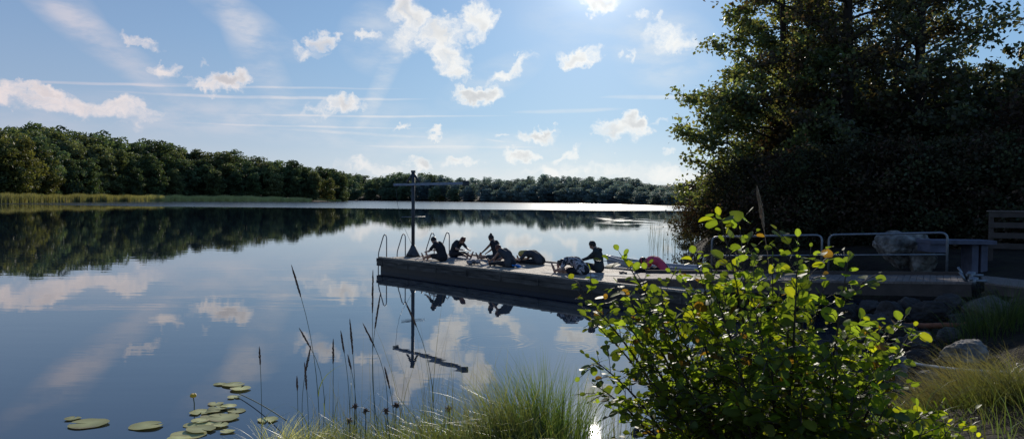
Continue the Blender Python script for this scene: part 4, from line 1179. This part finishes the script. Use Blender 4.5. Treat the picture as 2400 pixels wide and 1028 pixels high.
# ---------------------------------------------------------------- tall seeding grasses
def seed_grass(hx, hy, bx_, by_, basex, Y, label, matl='seedhead', group=None, thick=1.0, seed=0, leaf=True):
    """head from (hx,hy) down to (bx_,by_) in the picture; the stalk runs on to the ground"""
    rs2 = random.Random(seed)
    top, bot = atY(hx, hy, Y), atY(bx_, by_, Y)
    gx = atY(basex, 1040, Y - .25); g_ = max(-.1, gz(gx.x, gx.y))
    base = Vector((gx.x, gx.y, g_ - .03))
    e = empty('seeding_grass', base, 0, label=label, cat='grass stalk', group=group)
    ctrl = bot + (bot - top).normalized() * (bot - base).length * .45
    st = bezier(base, ctrl, bot, 9)
    MB().tube(st + [top], [.0026] * 5 + [.0020] * 4 + [.001], 5).build('stem', M['stem'] if matl == 'seedhead' else M['seedtan'], e, True)
    m_ = MB(); ln = (top - bot).length; nsp = int(ln / .0045) + 10; ax = (top - bot).normalized(); s1 = ax.cross(Vector((0, 1, .1))).normalized(); s2 = ax.cross(s1)
    for k in range(nsp):
        t = k / nsp; q = k * 2.4 + rs2.uniform(-.4, .4); w = .0056 * thick * (math.sin(PI * min(1, .12 + t * .9)) ** .7) * rs2.uniform(.5, 1.35)
        p = bot.lerp(top, t) + (s1 * math.cos(q) + s2 * math.sin(q)) * w * .45
        m_.tube([p - ax * .007, p + (s1 * math.cos(q) + s2 * math.sin(q)) * w * .5 + ax * .004, p + (s1 * math.cos(q) + s2 * math.sin(q)) * w * .8 + ax * .020], [.0012, .0032 * thick, .0006], 4, False)
    m_.build('seed_head', M[matl], e, True)
    if leaf:
        for k in range(2):
            t = rs2.uniform(.12, .45); j = int(t * 8); p = np.array([st[j]])
            V, Q, cc = blades(p, np.array([rs2.uniform(.22, .38)]), np.array([rs2.uniform(0, 6.28)]), np.array([rs2.uniform(.5, 1.1)]), np.array([.008]), np.array([[.09, .12, .035]]), 6, droop=.7)
            link('leaf_blade', np_mesh('leaf_blade', V, Q, cc), M['grass'], e)
for j, (a_, b_, c_, d_, e_, Y, lb) in enumerate((
    (684, 624, 705, 694, 748, 5.6, 'tallest seeding grass at the left, its brown head leaning left above the water'),
    (703, 771, 727, 813, 738, 5.6, 'seeding grass with short slanted head just below the tallest one'),
    (728, 812, 716, 872, 722, 5.5, 'seeding grass with upright brown head near the left, upper of two in line'),
    (714, 852, 719, 912, 722, 5.5, 'seeding grass with upright brown head near the left, lower of two in line'),
    (696, 884, 697, 914, 697, 5.5, 'smallest seeding grass with tiny head low at the left'),
    (608, 815, 610, 853, 611, 5.7, 'lone thin seeding grass standing farthest left over the water'),
    (781, 797, 781, 850, 779, 5.5, 'seeding grass with straight vertical head right of the left pair'),
    (799, 778, 807, 826, 818, 5.5, 'seeding grass leaning slightly left, between the vertical one and the double head'),
    (820, 750, 827, 828, 828, 5.5, 'seeding grass with long dark head, right of the small leaning one'),
    (852, 760, 878, 812, 890, 5.6, 'seeding grass whose head leans left below the dock corner reflection'),
    (874, 636, 873, 732, 884, 5.7, 'highest brown seed head right beside the outer corner of the dock'),
    (891, 690, 879, 768, 905, 5.6, 'seeding grass leaning right just below the dock corner'),
    (950, 706, 976, 764, 1012, 5.6, 'seeding grass whose head crosses the reflection of the tall post'),
    (902, 862, 913, 908, 918, 5.2, 'low seeding grass with dark head below the dock corner group'),
    (816, 834, 823, 864, 826, 5.4, 'short seed head half way up the long dark headed stalk'))):
    seed_grass(a_, b_, c_, d_, e_, Y, lb, seed=j)
seed_grass(1775, 442, 1790, 532, 1795, 3.9, 'single tall tan reed plume rising behind the shrub against the dark trees', 'seedtan', thick=1.5, seed=70, leaf=False)
# a broken stem floating out over the lilies
a, b, c = atZ(561, 922, .03), atZ(620, 948, .05), atZ(672, 985, .10)
tag(MB().tube(bezier(a, b, c, 8), .006, 6).build('fallen_stem', M['stem'], None, True), 'thin fallen stem lying on the water from the lily pads to the grass', 'stem')

# ---------------------------------------------------------------- bank grass and tufts
def tuft(px, Y, n, hgt, spread, label, base, tip, lean=(.2, .9), wid=.006, bias=None, seed=0, cat='grass tuft', group=None, droop=.5, seg=6, zoff=0):
    g = np.random.default_rng(seed); d = ray(px, 470); x = d.x / d.y * Y
    P_ = np.column_stack([x + g.normal(size=n) * spread[0], Y + g.normal(size=n) * spread[1], np.zeros(n)]); P_[:, 2] = ground(P_[:, :2]) - .03
    ld = np.arctan2(P_[:, 1] - Y, P_[:, 0] - x) + g.normal(size=n) * .7
    if bias is not None:
        ld = np.where(g.uniform(size=n) < bias[1], bias[0] + g.normal(size=n) * .5, ld)
    dist = np.hypot((P_[:, 0] - x) / spread[0], (P_[:, 1] - Y) / spread[1])
    le = g.uniform(lean[0], lean[1], n) * np.clip(.4 + .35 * dist, .3, 1.3)
    h_ = hgt * (.35 + .75 * g.uniform(0, 1, n) ** .8) * np.clip(1.12 - .14 * dist, .6, 1.2)
    V, Q, cc = blades(P_, h_, ld, le, wid * g.uniform(.6, 1.3, n), leafcol(n, base, .28, .08, g), seg, g, droop, tip)
    e = empty('grass_tuft', (x, Y, gz(x, Y)), 0, label=label, cat=cat, group=group)
    link('blades', np_mesh('blades', V, Q, cc), M['grass'], e); return e
G1 = (.060, .115, .028); STRAW = (.36, .31, .19)
tuft(1275, 5.0, 1000, .77, (.15, .14), 'tall fresh green grass tuft at the bottom centre, tips bending left', G1, (.14, .20, .08), (.05, .8), .006, (PI, .35), 1)
tuft(1350, 5.2, 220, .72, (.09, .12), 'thin green grass clump right of the tall tuft, beside the sun reflection', G1, (.16, .19, .08), (.05, .75), .0055, (0, .4), 2)
tuft(1185, 4.8, 420, .70, (.12, .12), 'low pale-tipped grass clump left of the tall green tuft', (.11, .14, .05), (.34, .34, .2), (.3, .9), .005, (PI, .5), 3)
tuft(655, 5.0, 520, .40, (.17, .12), 'silvery pale curling grass clump at the bottom left bank', (.20, .22, .12), (.48, .48, .36), (.5, 1.2), .008, (0, .5), 4)
tuft(735, 5.0, 420, .36, (.14, .12), 'pale grass clump just right of the silvery curling one', (.15, .17, .08), (.42, .42, .28), (.5, 1.2), .007, (0, .4), 5)
tuft(580, 5.1, 140, .30, (.08, .10), 'small pale grass clump at the left end of the bank', (.17, .19, .10), (.42, .42, .30), (.4, 1.1), .007, (PI, .4), 6)
tuft(2290, 6.9, 1900, .66, (.34, .26), 'big straw coloured grass clump drooping left over the rocks at the right', (.095, .095, .05), STRAW, (.6, 1.4), .0065, (PI, .6), 7, droop=.75)
tuft(2390, 6.2, 1300, .62, (.26, .26), 'green and straw grass clump at the lower right picture corner', (.075, .095, .035), (.24, .22, .12), (.5, 1.3), .0065, (PI, .5), 8, droop=.7)
tuft(2360, 11.5, 900, .75, (.45, .4), 'dark green grass clump on the bank below the shore ramp', (.045, .07, .022), (.07, .09, .035), (.3, .9), .009, None, 9)
tuft(2170, 8.1, 260, .40, (.14, .14), 'thin green grass clump left below the straw grass', (.06, .09, .025), (.12, .14, .05), (.2, .8), .006, None, 10)
# loose ground cover along the near bank
n = 7400
xs = np.concatenate([rng.uniform(-1.65, .45, 5600), rng.uniform(.45, 5.5, 1800)])
ys = np.concatenate([rng.uniform(4.3, 6.0, 5600), rng.uniform(4.0, 7.6, 1800)])
P_ = np.column_stack([xs, ys, np.zeros(n)]); gg = ground(P_); keep = gg > .0; P_ = P_[keep]; P_[:, 2] = gg[keep] - .02; n = len(P_)
hh = (.16 + .42 * rng.uniform(0, 1, n) ** 1.8) * np.interp(P_[:, 0], [-1.65, -1.3, -.6, .2, .5, .8, 2, 5], [.4, .8, 1.05, 1.0, .35, .4, .8, .8])
V, Q, cc = blades(P_, hh, rng.uniform(0, 6.28, n), rng.uniform(.15, 1.1, n), rng.uniform(.004, .010, n), leafcol(n, (.075, .105, .034), .4, .14), 4, droop=.5, tipcol=(.15, .165, .08))
tag(link('bank_grass', np_mesh('bank_grass', V, Q, cc), M['grass']), 'mixed low grass growing along the near bank', 'grass', kind='stuff')
# thin bare rushes in a row along the bank
for j, px in enumerate((790, 850, 905, 965, 1010, 1060, 1105, 1160, 1410, 1450)):
    tuft(px, 5.3 + .2 * (j % 2), 16 if px < 1400 else 26, (.75, 1.0, .9, 1.05, 1.15, 1.0, .9, .75, .62, .55)[j], (.08, .12), 'sparse tuft of thin dark rushes standing up from the near bank', (.06, .075, .03), (.13, .12, .06), (.02, .40), .0050, None, 100 + j, 'rushes', 'rush tufts along the near bank', .1, 5)
# sedge stalks with brown burr heads
for j, (px, py) in enumerate(((832, 952), (857, 962), (905, 962), (1052, 958), (928, 948), (818, 985))):
    Y = 5.1; t_ = atY(px, py, Y); gx_ = t_.x + random.uniform(-.05, .05); b_ = Vector((gx_, Y - .1, gz(gx_, Y - .1) - .03))
    e = empty('sedge', b_, 0, label='short stalk with a brown burr-like seed cluster among the bank grass', cat='sedge', group='sedges with brown burrs')
    MB().tube(bezier(b_, (b_ + t_) / 2 + Vector((.02, 0, .05)), t_, 6), .0035, 5).build('stem', M['stem'], e, True)
    m_ = MB()
    for k in range(40):
        q = Vector((random.gauss(0, 1), random.gauss(0, 1), random.gauss(0, 1))).normalized()
        m_.tube([t_ + q * .006, t_ + q * random.uniform(.018, .034)], [.005, .0012], 4)
    m_.build('burr', M['seedhead'], e, True)

# ---------------------------------------------------------------- the alder shrub in front
def leaf_mesh(name, Pc, axis, nrm, size, col, g):
    """rounded alder leaves: 5 rows of 3 points, folded along the midrib and curled"""
    n = len(Pc)
    axis = axis / np.linalg.norm(axis, axis=1)[:, None]
    nrm = nrm - axis * np.sum(nrm * axis, 1)[:, None]; nrm /= np.linalg.norm(nrm, axis=1)[:, None]
    sd_ = np.cross(axis, nrm)
    ts = np.array([0, .18, .45, .75, .93, 1.0]); ws = np.array([.05, .56, .86, .76, .44, .10]) * .5
    fold = g.uniform(.05, .38, n); curl = g.uniform(-.10, .28, n)
    rows = []
    for t, w in zip(ts, ws):
        c = Pc + axis * (size * t)[:, None] - nrm * (size * curl * t * t)[:, None]
        wv = 1 + .08 * np.sin(t * 9 + g.uniform(0, 6, n))
        rows.append(c + (sd_ * (w * wv)[:, None] + nrm * (fold * w)[:, None]) * size[:, None]); rows.append(c); rows.append(c + (-sd_ * (w * wv)[:, None] + nrm * (fold * w)[:, None]) * size[:, None])
    k = len(ts) * 3
    V = np.stack(rows, 1).reshape(-1, 3)
    base = (np.arange(n) * k)[:, None]; Q = []
    for j in range(len(ts) - 1):
        Q.append(base + np.array([[3 * j, 3 * j + 1, 3 * j + 4, 3 * j + 3]])); Q.append(base + np.array([[3 * j + 1, 3 * j + 2, 3 * j + 5, 3 * j + 4]]))
    Q = np.concatenate(Q)
    cc = np.repeat(col[:, None, :], k, 1)
    tt = np.repeat(ts, 3)[None, :, None]; mid_ = (np.arange(k) % 3 == 1)[None, :, None]
    cc = cc * np.where(mid_, 1.25, .95)
    return np_mesh(name, V, Q, cc.reshape(-1, 3), True)
def shrub(name, label, baseP, tips, seed, n_twig, lsize, step, base_c, yellow=.14, brown=.10, cat='shrub', thick=.012):
    g = np.random.default_rng(seed); rs2 = random.Random(seed)
    e = empty(name, baseP, 0, label=label, cat=cat)
    br = MB(); LP, LA, LN, LS, LC_ = [], [], [], [], []
    def leaves_along(pts, f0, sizef, tone):
        L_ = sum((pts[i + 1] - pts[i]).length for i in range(len(pts) - 1))
        nl = max(2, int(L_ * (1 - f0) / step)); sgn = rs2.choice((-1, 1))
        for q in range(nl + 1):
            f = f0 + (1 - f0) * q / max(1, nl); j = min(len(pts) - 2, int(f * (len(pts) - 1))); p = pts[j].lerp(pts[j + 1], f * (len(pts) - 1) - j)
            ax = (pts[j + 1] - pts[j]).normalized()
            sd_ = ax.cross(Vector((rs2.gauss(0, .4), rs2.gauss(0, .4), 1))).normalized(); sgn = -sgn
            la = (ax * rs2.uniform(.35, .9) + sd_ * sgn * rs2.uniform(.6, 1.1) + Vector((rs2.gauss(0, .2), rs2.gauss(0, .2), rs2.uniform(-.45, .25)))).normalized()
            if q == nl: la = (ax + Vector((0, 0, .1))).normalized()
            sz = lsize * rs2.uniform(.5, 1.12) * sizef * (1 - .42 * max(0, f - .55) / .45)
            nn = Vector((rs2.gauss(0, .55), rs2.gauss(0, .55), 1))
            st0 = p + la * .012
            LP.append(st0); LA.append(la); LN.append(nn); LS.append(sz)
            u_ = rs2.random()
            c = np.array(base_c) * tone * rs2.uniform(.65, 1.3)
            if u_ < brown: c = np.array((.11, .062, .024)) * rs2.uniform(.6, 1.2)
            elif u_ < brown + yellow: c = np.array((.155, .165, .022)) * rs2.uniform(.7, 1.2)
            LC_.append(c)
            br.tube([p, st0 + la * .004], [.0014, .0011], 3, False)
    for tx, ty, Y, dens_, b_off in tips:
        tip = atY(tx, ty, Y); b0 = baseP + Vector((b_off * .25 + rs2.uniform(-.05, .05), rs2.uniform(-.12, .12), -.02))
        ctrl = b0.lerp(tip, .5) + Vector((-(tip.x - b0.x) * .25, rs2.uniform(-.1, .1), abs(tip.x - b0.x) * .22 + .05))
        pts = bezier(b0, ctrl, tip, 14)
        br.tube(pts, [thick * (1 - .88 * j / 13) for j in range(14)], 6, False)
        leaves_along(pts[8:], .3, 1.0, rs2.uniform(.85, 1.2))
        L_ = sum((pts[i + 1] - pts[i]).length for i in range(13))
        nt = int(n_twig * L_ * dens_)
        for q in range(nt):
            f = .18 + .78 * (q + rs2.random()) / nt; j = min(12, int(f * 13)); p = pts[j].lerp(pts[j + 1], f * 13 - j)
            ax = (pts[j + 1] - pts[j]).normalized(); a = rs2.uniform(0, 6.28)
            pr = ax.orthogonal().normalized(); pr = (pr * math.cos(a) + ax.cross(pr) * math.sin(a))
            ln = rs2.uniform(.10, .34) * (1.15 - .65 * f)
            e2 = p + (ax * rs2.uniform(.3, .9) + pr + Vector((0, 0, .25))).normalized() * ln
            tw = bezier(p, p.lerp(e2, .5) + Vector((0, 0, .03)), e2, 5)
            br.tube(tw, [.0042 * (1.2 - f), .0036 * (1.2 - f), .003 * (1.2 - f), .002, .0012], 4, False)
            leaves_along(tw, .15, rs2.uniform(.7, 1.05), rs2.uniform(.6, 1.25))
    br.build('branches', M['twig'], e, True)
    A = lambda q: np.array([tuple(v) for v in q])
    link('foliage', leaf_mesh('foliage', A(LP), A(LA), A(LN), np.array(LS), np.array(LC_), g), M['leaf_shrub'], e)
    print(name, len(LP), 'leaves')
    return e
bs_ = Vector((1.12, 3.15, gz(1.12, 3.15)))
TIPS = [(1352, 682, 3.1, .75, -1), (1378, 745, 3.2, .9, -1), (1375, 832, 3.0, .8, -1), (1392, 900, 3.1, .8, -1), (1450, 668, 3.2, 1, -.8), (1470, 760, 3.0, 1.2, -.8), (1440, 960, 3.1, .8, -.6),
        (1492, 640, 3.3, .4, -.6), (1452, 592, 3.3, .08, -.6), (1600, 655, 3.2, .7, -.4), (1540, 690, 3.0, 1.2, -.5), (1628, 600, 3.1, .7, -.3), (1688, 512, 3.0, .55, -.2), (1735, 545, 3.2, .6, 0), (1660, 650, 2.9, 1.2, -.2),
        (1870, 562, 2.8, .6, .1), (1810, 610, 3.0, .8, .1), (1900, 585, 3.1, .6, .2), (1988, 606, 2.8, .75, .4), (1930, 680, 2.9, .9, .3), (1760, 690, 2.8, 1.2, 0), (1850, 720, 3.0, 1.1, .2),
        (2140, 770, 2.7, .8, .8), (2120, 745, 3.0, .8, .8), (2060, 780, 2.9, 1.1, .7), (1985, 790, 2.8, 1.2, .5), (2050, 880, 2.7, 1.1, .8), (2075, 955, 2.6, 1.0, .9), (1960, 850, 2.7, 1.2, .5), (2000, 930, 2.6, 1.2, .6),
        (1560, 800, 3.0, 1.2, -.5), (1500, 870, 3.0, 1.1, -.6), (1600, 900, 2.8, 1.2, -.3), (1700, 800, 2.7, 1.2, -.1), (1800, 820, 2.6, 1.2, .1), (1880, 900, 2.6, 1.2, .4), (1720, 920, 2.6, 1.2, -.1), (1540, 960, 2.9, 1.0, -.5),
        (1640, 730, 3.3, 1.2, -.2), (1780, 760, 3.4, 1.2, .1), (1900, 780, 3.4, 1.2, .3), (1600, 840, 3.4, 1.2, -.3), (1720, 860, 3.5, 1.2, 0), (1840, 880, 3.5, 1.2, .2), (1950, 900, 3.3, 1.2, .5), (2020, 840, 3.3, 1.0, .6)]
shrub('alder_shrub', 'big round-leaved alder shrub filling the right foreground, backlit yellow-green', bs_, TIPS, 5, 22, .062, .026, (.078, .106, .028), .10, .035)
# a lower leafy plant at the right foot of the shrub
bs2 = Vector((1.72, 3.0, gz(1.72, 3.0)))
shrub('low_shrub', 'low yellow-green leafy shrub at the bottom edge between the alder shrub and the straw grass', bs2,
      [(2210, 990, 2.9, 1, .3), (2150, 960, 3.0, 1, .2), (2250, 1010, 3.1, .8, .5), (2110, 985, 2.7, 1.2, 0), (2060, 1000, 2.6, 1.2, -.3), (2180, 1030, 2.8, 1, .2), (2290, 1030, 3.0, .7, .6)], 9, 20, .060, .030, (.060, .080, .016), .18, .06)
